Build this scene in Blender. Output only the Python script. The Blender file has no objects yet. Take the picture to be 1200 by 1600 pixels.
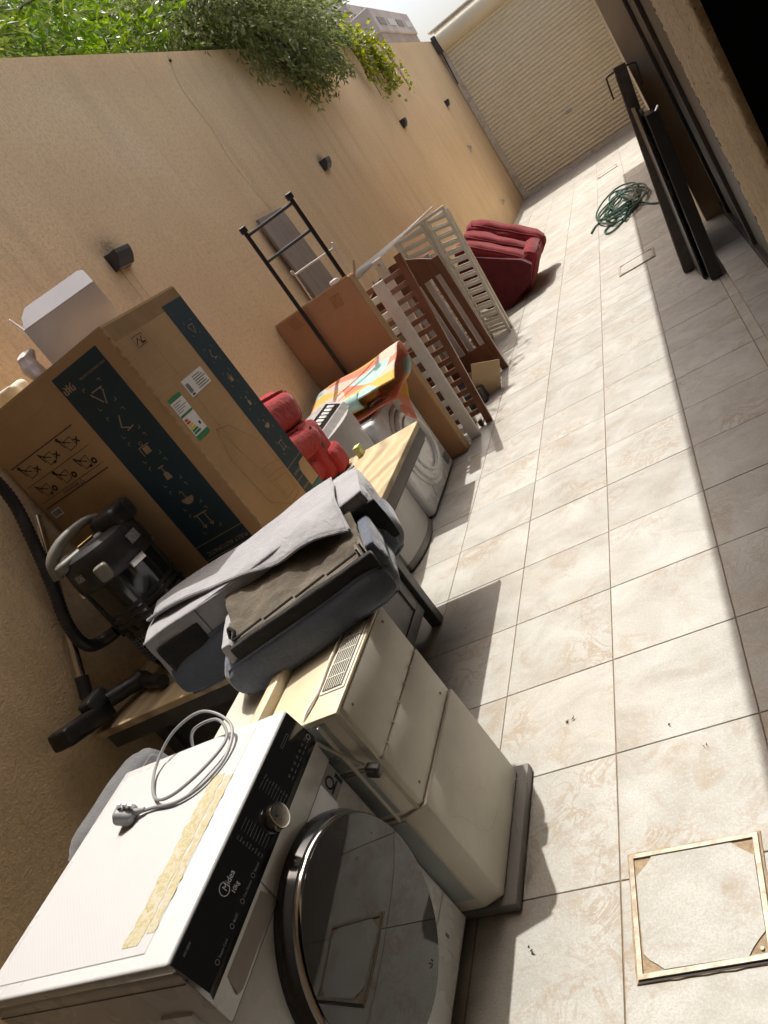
import bpy, bmesh, math, random
from mathutils import Vector, Matrix, noise as mnoise
random.seed(7)
scene = bpy.context.scene
COL = scene.collection
R = math.radians
# ------------------------------------------------------------------ camera
YAW, PITCH, ROLL, F = -0.50193779, -0.3097322, -0.64197985, 1206.7231
CAM = Vector((0, 0, 1.5996))
fw = Vector((math.sin(YAW)*math.cos(PITCH), math.cos(YAW)*math.cos(PITCH), math.sin(PITCH)))
rt0 = Vector((math.cos(YAW), -math.sin(YAW), 0)); up0 = rt0.cross(fw)
rt = math.cos(ROLL)*rt0 + math.sin(ROLL)*up0
up = -math.sin(ROLL)*rt0 + math.cos(ROLL)*up0
cd = bpy.data.cameras.new('camera'); cam = bpy.data.objects.new('camera', cd); COL.objects.link(cam)
m = Matrix((rt, up, -fw)).transposed().to_4x4(); m.translation = CAM
cam.matrix_world = m
cd.sensor_fit = 'VERTICAL'; cd.sensor_height = 36; cd.lens = F/1600*36
cd.clip_start = 0.02; cd.clip_end = 5000
scene.camera = cam
# ------------------------------------------------------------------ sky and sun
SUN = Vector((0.045, -0.48, -1.0))
w = bpy.data.worlds.new('World'); scene.world = w; w.use_nodes = True
nt = w.node_tree; nt.nodes.clear()
sky = nt.nodes.new('ShaderNodeTexSky'); sky.sky_type = 'NISHITA'; sky.sun_disc = False
sky.sun_elevation = math.atan2(1, math.hypot(SUN.x, SUN.y)); sky.sun_rotation = math.atan2(-SUN.x, -SUN.y)
sky.dust_density = 7.0; sky.air_density = 1.0; sky.altitude = 20
bg = nt.nodes.new('ShaderNodeBackground'); bg.inputs[1].default_value = 0.15
ow = nt.nodes.new('ShaderNodeOutputWorld')
nt.links.new(sky.outputs[0], bg.inputs[0]); nt.links.new(bg.outputs[0], ow.inputs[0])
sl = bpy.data.lights.new('sun', 'SUN'); sl.energy = 3.0; sl.angle = R(0.53); sl.color = (1, 0.975, 0.92)
so = bpy.data.objects.new('sun', sl); COL.objects.link(so)
so.rotation_euler = SUN.to_track_quat('-Z', 'Y').to_euler(); so.location = (0, 0, 30)
scene.view_settings.view_transform = 'Standard'; scene.view_settings.look = 'None'
scene.view_settings.gamma = 1; scene.view_settings.exposure = 0.62
scene.cycles.max_bounces = 6; scene.cycles.diffuse_bounces = 4; scene.cycles.glossy_bounces = 3; scene.cycles.transmission_bounces = 2; scene.cycles.caustics_reflective = False; scene.cycles.caustics_refractive = False

# ------------------------------------------------------------------ helpers
def nd(nt, t, **kw):
    n = nt.nodes.new(t)
    for k, v in kw.items():
        if k[0] == 'i' and k[1:].isdigit(): n.inputs[int(k[1:])].default_value = v
        else: setattr(n, k, v)
    return n
def base_mat(name):
    mt = bpy.data.materials.new(name); mt.use_nodes = True
    t = mt.node_tree; return mt, t, t.nodes['Principled BSDF'], t.links
def c4(c): return (c[0], c[1], c[2], 1)
def mix(t, fac, a, b, typ='MIX'):
    n = t.nodes.new('ShaderNodeMix'); n.data_type = 'RGBA'; n.blend_type = typ
    for idx, v in ((0, fac), (6, a), (7, b)):
        if hasattr(v, 'is_linked') or hasattr(v, 'links'): t.links.new(v, n.inputs[idx])
        else: n.inputs[idx].default_value = v if idx == 0 else (c4(v) if len(v) == 3 else v)
    return n.outputs[2]
def mth(t, op, a, b=0.0, c=0.0):
    n = t.nodes.new('ShaderNodeMath'); n.operation = op
    for i, v in enumerate((a, b, c)):
        if hasattr(v, 'links'): t.links.new(v, n.inputs[i])
        else: n.inputs[i].default_value = v
    return n.outputs[0]
def ramp(t, fac, stops):
    n = t.nodes.new('ShaderNodeValToRGB'); e = n.color_ramp.elements
    while len(e) < len(stops): e.new(0.5)
    for i, (p, c) in enumerate(stops): e[i].position = p; e[i].color = c4(c) if len(c) == 3 else c
    t.links.new(fac, n.inputs[0]); return n.outputs[0]
def coords(t, world=False):
    if world:
        g = t.nodes.new('ShaderNodeNewGeometry'); return g.outputs['Position']
    return t.nodes.new('ShaderNodeTexCoord').outputs['Object']
def noi(t, vec, scale, detail=4, rough=0.55, dist=0.0):
    n = nd(t, 'ShaderNodeTexNoise'); n.inputs['Scale'].default_value = scale
    n.inputs['Detail'].default_value = detail; n.inputs['Roughness'].default_value = rough
    n.inputs['Distortion'].default_value = dist
    t.links.new(vec, n.inputs['Vector']); return n.outputs['Fac']
def bump(t, h, strength, dist=0.002, prev=None):
    n = nd(t, 'ShaderNodeBump'); n.inputs['Strength'].default_value = strength; n.inputs['Distance'].default_value = dist
    t.links.new(h, n.inputs['Height'])
    if prev is not None: t.links.new(prev, n.inputs['Normal'])
    return n.outputs['Normal']
def M(name, col, rough=0.55, var=0.12, vs=9, bs=0, bst=0.3, bd=0.002, metal=0, coat=0, dirt=None, ds=5, da=0.35, spec=0.5, world=True):
    mt, t, p, L = base_mat(name)
    v = coords(t, world)
    a = noi(t, v, vs, 3, 0.6)
    lo = [max(0, c*(1-var)) for c in col]; hi = [min(1, c*(1+var)) for c in col]
    c = ramp(t, a, [(0.3, lo), (0.7, hi)])
    if dirt:
        d = noi(t, v, ds, 4, 0.65, 0.4)
        f = ramp(t, d, [(0.48, (0, 0, 0)), (0.72, (da, da, da))])
        c = mix(t, f, c, dirt)
    L.new(c, p.inputs['Base Color'])
    if coat or metal or rough < 0.45:
        L.new(ramp(t, noi(t, v, vs*2.3, 2), [(0.3, (rough*0.85,)*3), (0.7, (min(1, rough*1.12),)*3)]), p.inputs['Roughness'])
    else: p.inputs['Roughness'].default_value = rough
    p.inputs['Metallic'].default_value = metal; p.inputs['Coat Weight'].default_value = coat
    p.inputs['Coat Roughness'].default_value = 0.08
    p.inputs['Specular IOR Level'].default_value = spec
    if bs:
        L.new(bump(t, noi(t, v, bs, 3, 0.6), bst, bd), p.inputs['Normal'])
    return mt

WLOC = {}
class MB:
    def __init__(s): s.v = []; s.f = []
    def add(s, vs, fs, mtx=None):
        o = len(s.v)
        s.v += [(mtx @ Vector(q)) if mtx else Vector(q) for q in vs]
        s.f += [tuple(i+o for i in f) for f in fs]; return s
    def bm(s, b, mtx=None):
        b.verts.ensure_lookup_table(); b.verts.index_update()
        s.add([q.co.copy() for q in b.verts], [[q.index for q in f.verts] for f in b.faces], mtx); b.free(); return s
    def mb(s, o, mtx=None): return s.add(o.v, o.f, mtx)
    def box(s, x0, x1, y0, y1, z0, z1, mtx=None, bev=0, seg=2):
        b = bmesh.new(); bmesh.ops.create_cube(b, size=1)
        for q in b.verts: q.co = Vector(((q.co.x+.5)*(x1-x0)+x0, (q.co.y+.5)*(y1-y0)+y0, (q.co.z+.5)*(z1-z0)+z0))
        if bev: bmesh.ops.bevel(b, geom=b.edges[:], offset=bev, segments=seg, affect='EDGES', profile=0.5)
        return s.bm(b, mtx)
    def prism(s, pts, d0, d1, mtx=None):   # polygon in local xy, extruded along local z
        n = len(pts)
        vs = [(a, b, d0) for a, b in pts]+[(a, b, d1) for a, b in pts]
        fs = [tuple(range(n-1, -1, -1)), tuple(range(n, 2*n))]+[(i, (i+1) % n, n+(i+1) % n, n+i) for i in range(n)]
        return s.add(vs, fs, mtx)
    def poly(s, pts, mtx=None): return s.add([(a, b, 0) for a, b in pts], [tuple(range(len(pts)))], mtx)
    def stroke(s, pts, wd, mtx=None, closed=False):
        P = [Vector((a, b)) for a, b in pts]
        if closed: P = P+[P[0]]
        for a, b in zip(P[:-1], P[1:]):
            d = (b-a)
            if d.length < 1e-9: continue
            d.normalize(); n = Vector((-d.y, d.x))*wd/2; e = d*wd/2
            s.poly([tuple(a-n-e), tuple(b-n+e), tuple(b+n+e), tuple(a+n-e)], mtx)
        return s
    def tube(s, path, r, n=8, closed=False, mtx=None, caps=True):
        P = [Vector(q) for q in path]; k = len(P); rr = r if isinstance(r, (list, tuple)) else [r]*k
        T = []
        for i in range(k):
            a = P[(i-1) % k] if (closed or i > 0) else P[i]; b = P[(i+1) % k] if (closed or i < k-1) else P[i]
            d = (b-a); T.append(d.normalized() if d.length > 1e-9 else Vector((0, 0, 1)))
        u = T[0].orthogonal().normalized(); vs = []; fs = []
        for i in range(k):
            u = (u-T[i]*u.dot(T[i]))
            u = u.normalized() if u.length > 1e-6 else T[i].orthogonal().normalized()
            w2 = T[i].cross(u)
            vs += [P[i]+(u*math.cos(2*math.pi*j/n)+w2*math.sin(2*math.pi*j/n))*rr[i] for j in range(n)]
        for i in range(k if closed else k-1):
            a = i*n; b = ((i+1) % k)*n
            fs += [(a+j, a+(j+1) % n, b+(j+1) % n, b+j) for j in range(n)]
        if caps and not closed: fs += [tuple(range(n-1, -1, -1)), tuple(range((k-1)*n, k*n))]
        return s.add(vs, fs, mtx)
    def lathe(s, prof, n=32, mtx=None, cap=True):   # profile (r,z) about local z
        vs = []; fs = []
        for r, z in prof: vs += [(r*math.cos(2*math.pi*j/n), r*math.sin(2*math.pi*j/n), z) for j in range(n)]
        for i in range(len(prof)-1):
            fs += [(i*n+j, i*n+(j+1) % n, (i+1)*n+(j+1) % n, (i+1)*n+j) for j in range(n)]
        if cap: fs += [tuple(range(n-1, -1, -1)), tuple(range((len(prof)-1)*n, len(prof)*n))]
        return s.add(vs, fs, mtx)
    def cushion(s, hx, hy, hz, r, n=14, puff=0.0, wr=0.0, ws=9, mtx=None, seed=0):
        b = bmesh.new(); bmesh.ops.create_cube(b, size=2)
        bmesh.ops.subdivide_edges(b, edges=b.edges[:], cuts=n, use_grid_fill=True)
        h = Vector((hx, hy, hz))
        for q in b.verts:
            p = Vector((q.co.x*hx, q.co.y*hy, q.co.z*hz)); u = q.co.copy()
            inn = Vector([max(-(h[i]-r), min(h[i]-r, p[i])) for i in range(3)])
            d = p-inn
            d = d.normalized()*r if d.length > 1e-9 else d
            nn = d.normalized() if d.length > 1e-9 else Vector((0, 0, 1))
            pf = puff*(1-u.x**4 if abs(u.x) < 1 else 1)*(1-u.y**4 if abs(u.y) < 1 else 1)*(1-u.z**4 if abs(u.z) < 1 else 1)
            q.co = inn+d+nn*(pf+wr*mnoise.noise(p*ws+Vector((seed, seed*2, 0))))
        return s.bm(b, mtx)
    def build(s, name, mat, parent=None, smooth=False, ang=40, **kw):
        me = bpy.data.meshes.new(name); me.from_pydata([tuple(q) for q in s.v], [], s.f); me.update()
        b = bmesh.new(); b.from_mesh(me); bmesh.ops.recalc_face_normals(b, faces=b.faces[:]); b.to_mesh(me); b.free()
        return link(name, me, mat, parent, smooth, ang, **kw)
def link(name, me, mat, parent=None, smooth=False, ang=40, label=None, cat=None, group=None, kind=None, flip=False):
    if mat: me.materials.clear(); me.materials.append(mat)
    if smooth:
        for p in me.polygons: p.use_smooth = True
        me.set_sharp_from_angle(angle=R(ang))
    o = bpy.data.objects.new(name, me); COL.objects.link(o)
    if parent:
        o.parent = parent; o.location = -WLOC.get(parent.name, Vector())
    WLOC[o.name] = Vector()
    tag(o, label, cat, group, kind); return o
def tag(o, label=None, cat=None, group=None, kind=None):
    if label: o['label'] = label
    if cat: o['category'] = cat
    if group: o['group'] = group
    if kind: o['kind'] = kind
    return o
def root(name, loc, label, cat, group=None, kind=None):
    o = bpy.data.objects.new(name, None); o.location = loc; o.empty_display_size = 0.1; COL.objects.link(o)
    WLOC[o.name] = Vector(loc); return tag(o, label, cat, group, kind)
def frame(o, u, v):   # matrix with local x=u, y=v, z=u x v at o
    u = Vector(u).normalized(); v = Vector(v).normalized(); n = u.cross(v)
    mm = Matrix((u, v, n)).transposed().to_4x4(); mm.translation = Vector(o); return mm
def text(s, size, mtx, bold=0.0, align='LEFT'):
    cu = bpy.data.curves.new('t', 'FONT'); cu.body = s; cu.size = size; cu.align_x = align; cu.offset = bold; cu.resolution_u = 3
    ob = bpy.data.objects.new('t', cu); COL.objects.link(ob)
    dg = bpy.context.evaluated_depsgraph_get(); dg.update()
    me = bpy.data.meshes.new_from_object(ob.evaluated_get(dg))
    b = MB().add([q.co.copy() for q in me.vertices], [tuple(p.vertices) for p in me.polygons], mtx)
    bpy.data.objects.remove(ob); bpy.data.curves.remove(cu); bpy.data.meshes.remove(me); return b
def spline(pts, n=8, closed=False):
    P = [Vector(p) for p in pts]; k = len(P); out = []
    for i in range(k if closed else k-1):
        if closed: a, b, c, d = P[(i-1) % k], P[i], P[(i+1) % k], P[(i+2) % k]
        else: a, b, c, d = P[max(i-1, 0)], P[i], P[i+1], P[min(i+2, k-1)]
        for j in range(n):
            t = j/n
            out.append(0.5*((2*b)+(c-a)*t+(2*a-5*b+4*c-d)*t*t+(3*b-a-3*c+d)*t**3))
    if not closed: out.append(P[-1])
    return out
def copy_tree(o, parent=None):
    c = o.copy(); COL.objects.link(c); c.parent = parent
    WLOC[c.name] = WLOC.get(o.name, Vector()).copy()
    for ch in o.children: copy_tree(ch, c)
    return c

# ------------------------------------------------------------------ materials
def mat_tile():
    mt, t, p, L = base_mat('travertine_tile'); v = coords(t, True)
    oi = nd(t, 'ShaderNodeObjectInfo')
    sh = nd(t, 'ShaderNodeVectorMath', operation='SCALE'); cx = nd(t, 'ShaderNodeCombineXYZ')
    L.new(oi.outputs['Random'], cx.inputs[0]); L.new(mth(t, 'FRACT', mth(t, 'MULTIPLY', oi.outputs['Random'], 17.3)), cx.inputs[1])
    L.new(cx.outputs[0], sh.inputs[0]); sh.inputs[3].default_value = 40
    ad = nd(t, 'ShaderNodeVectorMath', operation='ADD'); L.new(v, ad.inputs[0]); L.new(sh.outputs[0], ad.inputs[1]); q = ad.outputs[0]
    a = noi(t, q, 4.2, 5, 0.66, 0.6)
    c = ramp(t, a, [(0.3, (0.325, 0.31, 0.27)), (0.48, (0.405, 0.395, 0.355)), (0.66, (0.49, 0.485, 0.45))])
    wv = noi(t, q, 6.0, 5, 0.68, 1.6)
    vein = ramp(t, wv, [(0.45, (0, 0, 0)), (0.50, (1, 1, 1)), (0.55, (0, 0, 0))])
    msk = ramp(t, noi(t, q, 2.4, 3, 0.5), [(0.50, (0, 0, 0)), (0.66, (0.8, 0.8, 0.8))])
    vf = mth(t, 'MULTIPLY', vein, msk)
    c = mix(t, vf, c, (0.30, 0.215, 0.13))
    bl = noi(t, q, 5.5, 4, 0.72, 1.0)
    c = mix(t, ramp(t, bl, [(0.54, (0, 0, 0)), (0.72, (0.72,)*3)]), c, (0.325, 0.255, 0.175))
    sp = noi(t, q, 190, 1, 0.7)
    c = mix(t, ramp(t, sp, [(0.36, (0.42,)*3), (0.58, (0, 0, 0))]), c, (0.31, 0.275, 0.235))
    sp2 = noi(t, q, 120, 2, 0.75)
    c = mix(t, ramp(t, sp2, [(0.54, (0, 0, 0)), (0.72, (0.5,)*3)]), c, (0.54, 0.53, 0.50))
    br = mth(t, 'MULTIPLY_ADD', oi.outputs['Random'], 0.12, 0.92)
    hv = nd(t, 'ShaderNodeHueSaturation'); L.new(c, hv.inputs['Color']); L.new(br, hv.inputs['Value'])
    # dust and grime that drifted over the whole floor
    g = noi(t, v, 1.3, 3, 0.6, 0.3)
    c = mix(t, ramp(t, g, [(0.5, (0, 0, 0)), (0.75, (0.30,)*3)]), hv.outputs[0], (0.38, 0.32, 0.25))
    L.new(c, p.inputs['Base Color'])
    L.new(ramp(t, noi(t, q, 14, 4), [(0.3, (0.42,)*3), (0.7, (0.62,)*3)]), p.inputs['Roughness'])
    p.inputs['Specular IOR Level'].default_value = 0.35
    L.new(bump(t, noi(t, q, 70, 3, 0.7), 0.28, 0.0015), p.inputs['Normal'])
    return mt
LAMP_Y0, LAMP_DY = 3.69, 3.755
def mat_wall():
    mt, t, p, L = base_mat('tan_stucco'); v = coords(t, True)
    sx = nd(t, 'ShaderNodeSeparateXYZ'); L.new(v, sx.inputs[0]); X, Y, Z = sx.outputs
    a = noi(t, v, 0.9, 4, 0.62, 0.3)
    c = ramp(t, a, [(0.32, (0.77, 0.555, 0.315)), (0.55, (0.83, 0.61, 0.355)), (0.72, (0.86, 0.655, 0.40))])
    # faint vertical run marks
    mp = nd(t, 'ShaderNodeMapping'); mp.inputs['Scale'].default_value = (1, 5.0, 0.35); L.new(v, mp.inputs[0])
    st = noi(t, mp.outputs[0], 1.5, 4, 0.6)
    c = mix(t, ramp(t, st, [(0.48, (0, 0, 0)), (0.75, (0.5,)*3)]), c, (0.60, 0.44, 0.24))
    pt = noi(t, v, 0.55, 3, 0.5, 0.6)
    c = mix(t, ramp(t, pt, [(0.55, (0, 0, 0)), (0.60, (0.28,)*3)]), c, (0.88, 0.66, 0.37))
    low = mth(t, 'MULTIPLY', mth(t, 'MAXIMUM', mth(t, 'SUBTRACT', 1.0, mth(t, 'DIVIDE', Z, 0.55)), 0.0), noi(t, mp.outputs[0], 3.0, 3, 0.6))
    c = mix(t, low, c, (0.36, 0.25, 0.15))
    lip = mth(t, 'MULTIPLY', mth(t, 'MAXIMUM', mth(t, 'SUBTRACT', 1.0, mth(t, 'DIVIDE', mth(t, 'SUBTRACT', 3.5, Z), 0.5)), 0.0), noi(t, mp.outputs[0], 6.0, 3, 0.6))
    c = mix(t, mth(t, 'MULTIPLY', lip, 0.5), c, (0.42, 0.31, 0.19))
    c = mix(t, ramp(t, noi(t, v, 45, 3, 0.7), [(0.32, (0.5,)*3), (0.55, (0, 0, 0))]), c, (0.52, 0.38, 0.23))
    # soot above each lamp, rusty drips below each lamp (lamps repeat every LAMP_DY)
    dy = mth(t, 'SUBTRACT', mth(t, 'MODULO', mth(t, 'SUBTRACT', Y, LAMP_Y0-LAMP_DY/2-LAMP_DY), LAMP_DY), LAMP_DY/2)
    dys = mth(t, 'ADD', dy, mth(t, 'MULTIPLY', mth(t, 'SUBTRACT', noi(t, v, 9, 4), 0.5), 0.10))
    so_ = mth(t, 'ADD', mth(t, 'POWER', mth(t, 'DIVIDE', dys, 0.085), 2.0), mth(t, 'POWER', mth(t, 'DIVIDE', mth(t, 'SUBTRACT', Z, 2.235), 0.045), 2.0))
    soot = mth(t, 'MULTIPLY', mth(t, 'POWER', 2.718, mth(t, 'MULTIPLY', so_, -0.8)), 0.75)
    soot = mth(t, 'MULTIPLY', soot, ramp(t, noi(t, v, 60, 3), [(0.35, (0.3,)*3), (0.6, (1, 1, 1))]))
    c = mix(t, soot, c, (0.06, 0.045, 0.03))
    wob = mth(t, 'MULTIPLY', mth(t, 'SUBTRACT', noi(t, v, 5, 3), 0.5), 0.03)
    ady = mth(t, 'ABSOLUTE', mth(t, 'SUBTRACT', mth(t, 'ABSOLUTE', mth(t, 'ADD', dy, wob)), 0.035))
    line = mth(t, 'MAXIMUM', mth(t, 'SUBTRACT', 1.0, mth(t, 'DIVIDE', ady, 0.008)), 0.0)
    zz = mth(t, 'MULTIPLY', mth(t, 'LESS_THAN', Z, 2.13), mth(t, 'MAXIMUM', mth(t, 'SUBTRACT', 1.0, mth(t, 'DIVIDE', mth(t, 'SUBTRACT', 2.13, Z), 0.45)), 0.0))
    c = mix(t, mth(t, 'MULTIPLY', mth(t, 'MULTIPLY', line, zz), 0.55), c, (0.22, 0.13, 0.07))
    L.new(c, p.inputs['Base Color']); p.inputs['Roughness'].default_value = 0.9; p.inputs['Specular IOR Level'].default_value = 0.15
    b1 = bump(t, noi(t, v, 105, 3, 0.65), 1.0, 0.0065)
    L.new(bump(t, noi(t, v, 9, 4, 0.6), 0.25, 0.012, b1), p.inputs['Normal'])
    return mt
def mat_stucco_near():
    mt, t, p, L = base_mat('rough_stucco'); v = coords(t, True)
    c = ramp(t, noi(t, v, 30, 6, 0.65), [(0.3, (0.56, 0.44, 0.29)), (0.7, (0.72, 0.58, 0.40))])
    c = mix(t, ramp(t, noi(t, v, 160, 3, 0.6), [(0.3, (0.7,)*3), (0.42, (0, 0, 0))]), c, (0.2, 0.14, 0.09))
    L.new(c, p.inputs['Base Color']); p.inputs['Roughness'].default_value = 0.95
    L.new(bump(t, noi(t, v, 220, 4, 0.7), 0.7, 0.003), p.inputs['Normal'])
    return mt
def mat_fabric(name, col, var=0.12, sc=700, st=0.35, sheen=0.3):
    mt, t, p, L = base_mat(name); v = coords(t, True)
    lo = [c*(1-var) for c in col]; hi = [min(1, c*(1+var)) for c in col]
    c = ramp(t, noi(t, v, 12, 6, 0.65), [(0.3, lo), (0.7, hi)])
    c = mix(t, ramp(t, noi(t, v, sc*0.7, 2), [(0.4, (0.3,)*3), (0.6, (0, 0, 0))]), c, [q*0.6 for q in col])
    L.new(c, p.inputs['Base Color']); p.inputs['Roughness'].default_value = 0.92
    p.inputs['Sheen Weight'].default_value = sheen; p.inputs['Specular IOR Level'].default_value = 0.2
    b1 = bump(t, noi(t, v, sc, 2), st, 0.001)
    L.new(bump(t, noi(t, v, 24, 3, 0.6, 0.6), 0.6, 0.010, b1), p.inputs['Normal'])
    return mt
def mat_card(name, col):
    mt, t, p, L = base_mat(name); v = coords(t, True)
    c = ramp(t, noi(t, v, 4, 6, 0.6), [(0.3, [q*0.88 for q in col]), (0.7, [q*1.1 for q in col])])
    mp = nd(t, 'ShaderNodeMapping'); mp.inputs['Scale'].default_value = (1, 1, 30); L.new(v, mp.inputs[0])
    c = mix(t, ramp(t, noi(t, mp.outputs[0], 6, 4), [(0.45, (0, 0, 0)), (0.75, (0.25,)*3)]), c, [q*0.7 for q in col])
    c = mix(t, ramp(t, noi(t, v, 22, 5, 0.7, 1.0), [(0.6, (0, 0, 0)), (0.75, (0.3,)*3)]), c, [q*0.55 for q in col])
    L.new(c, p.inputs['Base Color']); p.inputs['Roughness'].default_value = 0.8; p.inputs['Specular IOR Level'].default_value = 0.25
    L.new(bump(t, noi(t, v, 7, 4), 0.3, 0.01), p.inputs['Normal'])
    return mt
def mat_slab():
    mt, t, p, L = base_mat('figured_wood'); v = coords(t, True)
    mp = nd(t, 'ShaderNodeMapping'); mp.inputs['Scale'].default_value = (2.2, 1.2, 2.2); mp.inputs['Rotation'].default_value = (0, 0, 0.35); L.new(v, mp.inputs[0])
    wv = nd(t, 'ShaderNodeTexWave'); wv.inputs['Scale'].default_value = 0.9; wv.inputs['Distortion'].default_value = 11; wv.inputs['Detail'].default_value = 4
    wv.inputs['Detail Scale'].default_value = 1.1; L.new(mp.outputs[0], wv.inputs['Vector'])
    c = ramp(t, wv.outputs['Fac'], [(0.0, (0.33, 0.25, 0.15)), (0.25, (0.50, 0.39, 0.235)), (0.6, (0.57, 0.455, 0.28)), (1, (0.45, 0.34, 0.195))])
    L.new(c, p.inputs['Base Color']); p.inputs['Roughness'].default_value = 0.42
    return mt
def mat_wood(name, a, b, rough=0.4, ax=2):
    mt, t, p, L = base_mat(name); v = coords(t, True)
    mp = nd(t, 'ShaderNodeMapping'); s = [14, 14, 14]; s[ax] = 1.2; mp.inputs['Scale'].default_value = s; L.new(v, mp.inputs[0])
    c = ramp(t, noi(t, mp.outputs[0], 2.5, 6, 0.65, 0.8), [(0.3, a), (0.7, b)])
    L.new(c, p.inputs['Base Color']); p.inputs['Roughness'].default_value = rough
    L.new(bump(t, noi(t, mp.outputs[0], 6, 4), 0.15, 0.002), p.inputs['Normal'])
    return mt
def mat_leaf(name, a, b, tr=0.35):
    mt, t, p, L = base_mat(name); v = coords(t, True)
    g = nd(t, 'ShaderNodeNewGeometry')
    f = mth(t, 'ADD', mth(t, 'MULTIPLY', g.outputs['Random Per Island'], 0.75), mth(t, 'MULTIPLY', noi(t, v, 1.6, 3), 0.35))
    c = ramp(t, f, [(0.1, a), (0.6, [(x+y)/2 for x, y in zip(a, b)]), (1.0, b)])
    L.new(c, p.inputs['Base Color']); p.inputs['Roughness'].default_value = 0.42
    tl = nd(t, 'ShaderNodeBsdfTranslucent')
    hs = nd(t, 'ShaderNodeHueSaturation'); hs.inputs['Value'].default_value = 1.5; hs.inputs['Saturation'].default_value = 1.15; L.new(c, hs.inputs['Color'])
    L.new(hs.outputs[0], tl.inputs[0])
    ms = nd(t, 'ShaderNodeMixShader'); ms.inputs[0].default_value = tr
    L.new(p.outputs[0], ms.inputs[1]); L.new(tl.outputs[0], ms.inputs[2]); L.new(ms.outputs[0], t.nodes['Material Output'].inputs[0])
    return mt
def mat_rug():
    mt, t, p, L = base_mat('printed_play_rug'); v = coords(t, True)
    mp = nd(t, 'ShaderNodeMapping'); mp.inputs['Scale'].default_value = (2.6, 6, 6); L.new(v, mp.inputs[0])
    vo = nd(t, 'ShaderNodeTexVoronoi'); vo.inputs['Scale'].default_value = 1.5; L.new(mp.outputs[0], vo.inputs['Vector'])
    s = nd(t, 'ShaderNodeSeparateColor'); L.new(vo.outputs['Color'], s.inputs[0])
    c = ramp(t, s.outputs[0], [(0.0, (0.62, 0.17, 0.10)), (0.3, (0.66, 0.36, 0.06)), (0.45, (0.66, 0.26, 0.17)), (0.6, (0.66, 0.42, 0.33)), (0.8, (0.33, 0.50, 0.46)), (0.93, (0.18, 0.40, 0.52))])
    for e in t.nodes:
        if e.type == 'VALTORGB': e.color_ramp.interpolation = 'CONSTANT'
    rg = ramp(t, vo.outputs['Distance'], [(0.10, (0.5,)*3), (0.13, (0, 0, 0))])
    c = mix(t, rg, c, (0.85, 0.78, 0.66))
    L.new(c, p.inputs['Base Color']); p.inputs['Roughness'].default_value = 0.75
    L.new(bump(t, noi(t, v, 300, 2), 0.2, 0.001), p.inputs['Normal'])
    return mt
T_TILE = mat_tile(); T_WALL = mat_wall(); T_STUC = mat_stucco_near()
T_GROUT = M('grout', (0.24, 0.165, 0.105), 0.9, 0.25, 30, 200, 0.4)
T_SAND = M('sandy_mortar', (0.34, 0.255, 0.16), 0.95, 0.25, 60, 260, 0.8, 0.003, dirt=(0.2, 0.13, 0.07), ds=40)
T_BRASS = M('weathered_aluminium', (0.33, 0.30, 0.235), 0.5, 0.25, 40, metal=0.3, dirt=(0.22, 0.14, 0.07), ds=30, da=0.8)
T_WHITE = M('white_enamel', (0.63, 0.63, 0.63), 0.28, 0.02, 5, coat=0.3, dirt=(0.58, 0.55, 0.50), ds=9, da=0.10)
T_TOPW = None
T_BEIGE = M('aged_beige_plastic', (0.62, 0.59, 0.51), 0.45, 0.06, 6, dirt=(0.45, 0.40, 0.31), ds=8, da=0.25)
T_CREAM = M('yellowed_cream_plastic', (0.58, 0.50, 0.35), 0.5, 0.07, 7, dirt=(0.55, 0.42, 0.25), ds=14, da=0.4)
T_BGREY = M('silver_grey_plastic', (0.36, 0.38, 0.385), 0.33, 0.08, 8, dirt=(0.25, 0.24, 0.22), ds=9, da=0.3)
T_DGREY = M('dark_grey_paint', (0.055, 0.054, 0.055), 0.38, 0.15, 9, dirt=(0.14, 0.125, 0.11), ds=12, da=0.4)
T_TRAY = M('grey_base', (0.17, 0.16, 0.15), 0.55, 0.12, 12)
T_BLACKG = M('black_gloss', (0.012, 0.012, 0.013), 0.12, 0.1, 9, coat=0.5)
T_BLACK = M('black_plastic', (0.022, 0.021, 0.021), 0.42, 0.2, 15, dirt=(0.09, 0.08, 0.07), ds=14, da=0.35)
T_BLKM = M('black_metal', (0.018, 0.017, 0.017), 0.4, 0.2, 20)
T_CHROME = M('chrome', (0.78, 0.77, 0.75), 0.12, 0.05, 20, metal=1, dirt=(0.4, 0.37, 0.33), ds=40, da=0.3)
T_BRUSH = M('brushed_steel', (0.56, 0.54, 0.50), 0.3, 0.1, 30, metal=1)
T_GREYC = M('grey_cable', (0.23, 0.235, 0.24), 0.5, 0.06, 10)
T_ORANGEB = M('dark_brown_metal', (0.055, 0.042, 0.035), 0.45, 0.2, 12, dirt=(0.16, 0.125, 0.10), ds=9, da=0.4)
T_CARD = mat_card('brown_cardboard', (0.44, 0.285, 0.145)); T_CARD2 = mat_card('red_brown_cardboard', (0.40, 0.215, 0.11))
T_CARD3 = mat_card('pale_cardboard', (0.46, 0.33, 0.19))
T_BLUE = M('navy_print', (0.012, 0.036, 0.050), 0.6, 0.12, 7, dirt=(0.03, 0.05, 0.06), ds=9, da=0.3)
T_TEAL = M('teal_print', (0.03, 0.14, 0.16), 0.6, 0.1, 9)
T_INK = M('black_ink', (0.02, 0.018, 0.016), 0.7, 0.1, 30); T_TANINK = M('tan_print', (0.36, 0.26, 0.155), 0.7, 0.1, 30)
T_PAPER = M('white_paper', (0.74, 0.73, 0.70), 0.7, 0.04, 20); T_GREYCARD = M('grey_white_board', (0.62, 0.60, 0.60), 0.75, 0.05, 6)
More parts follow.
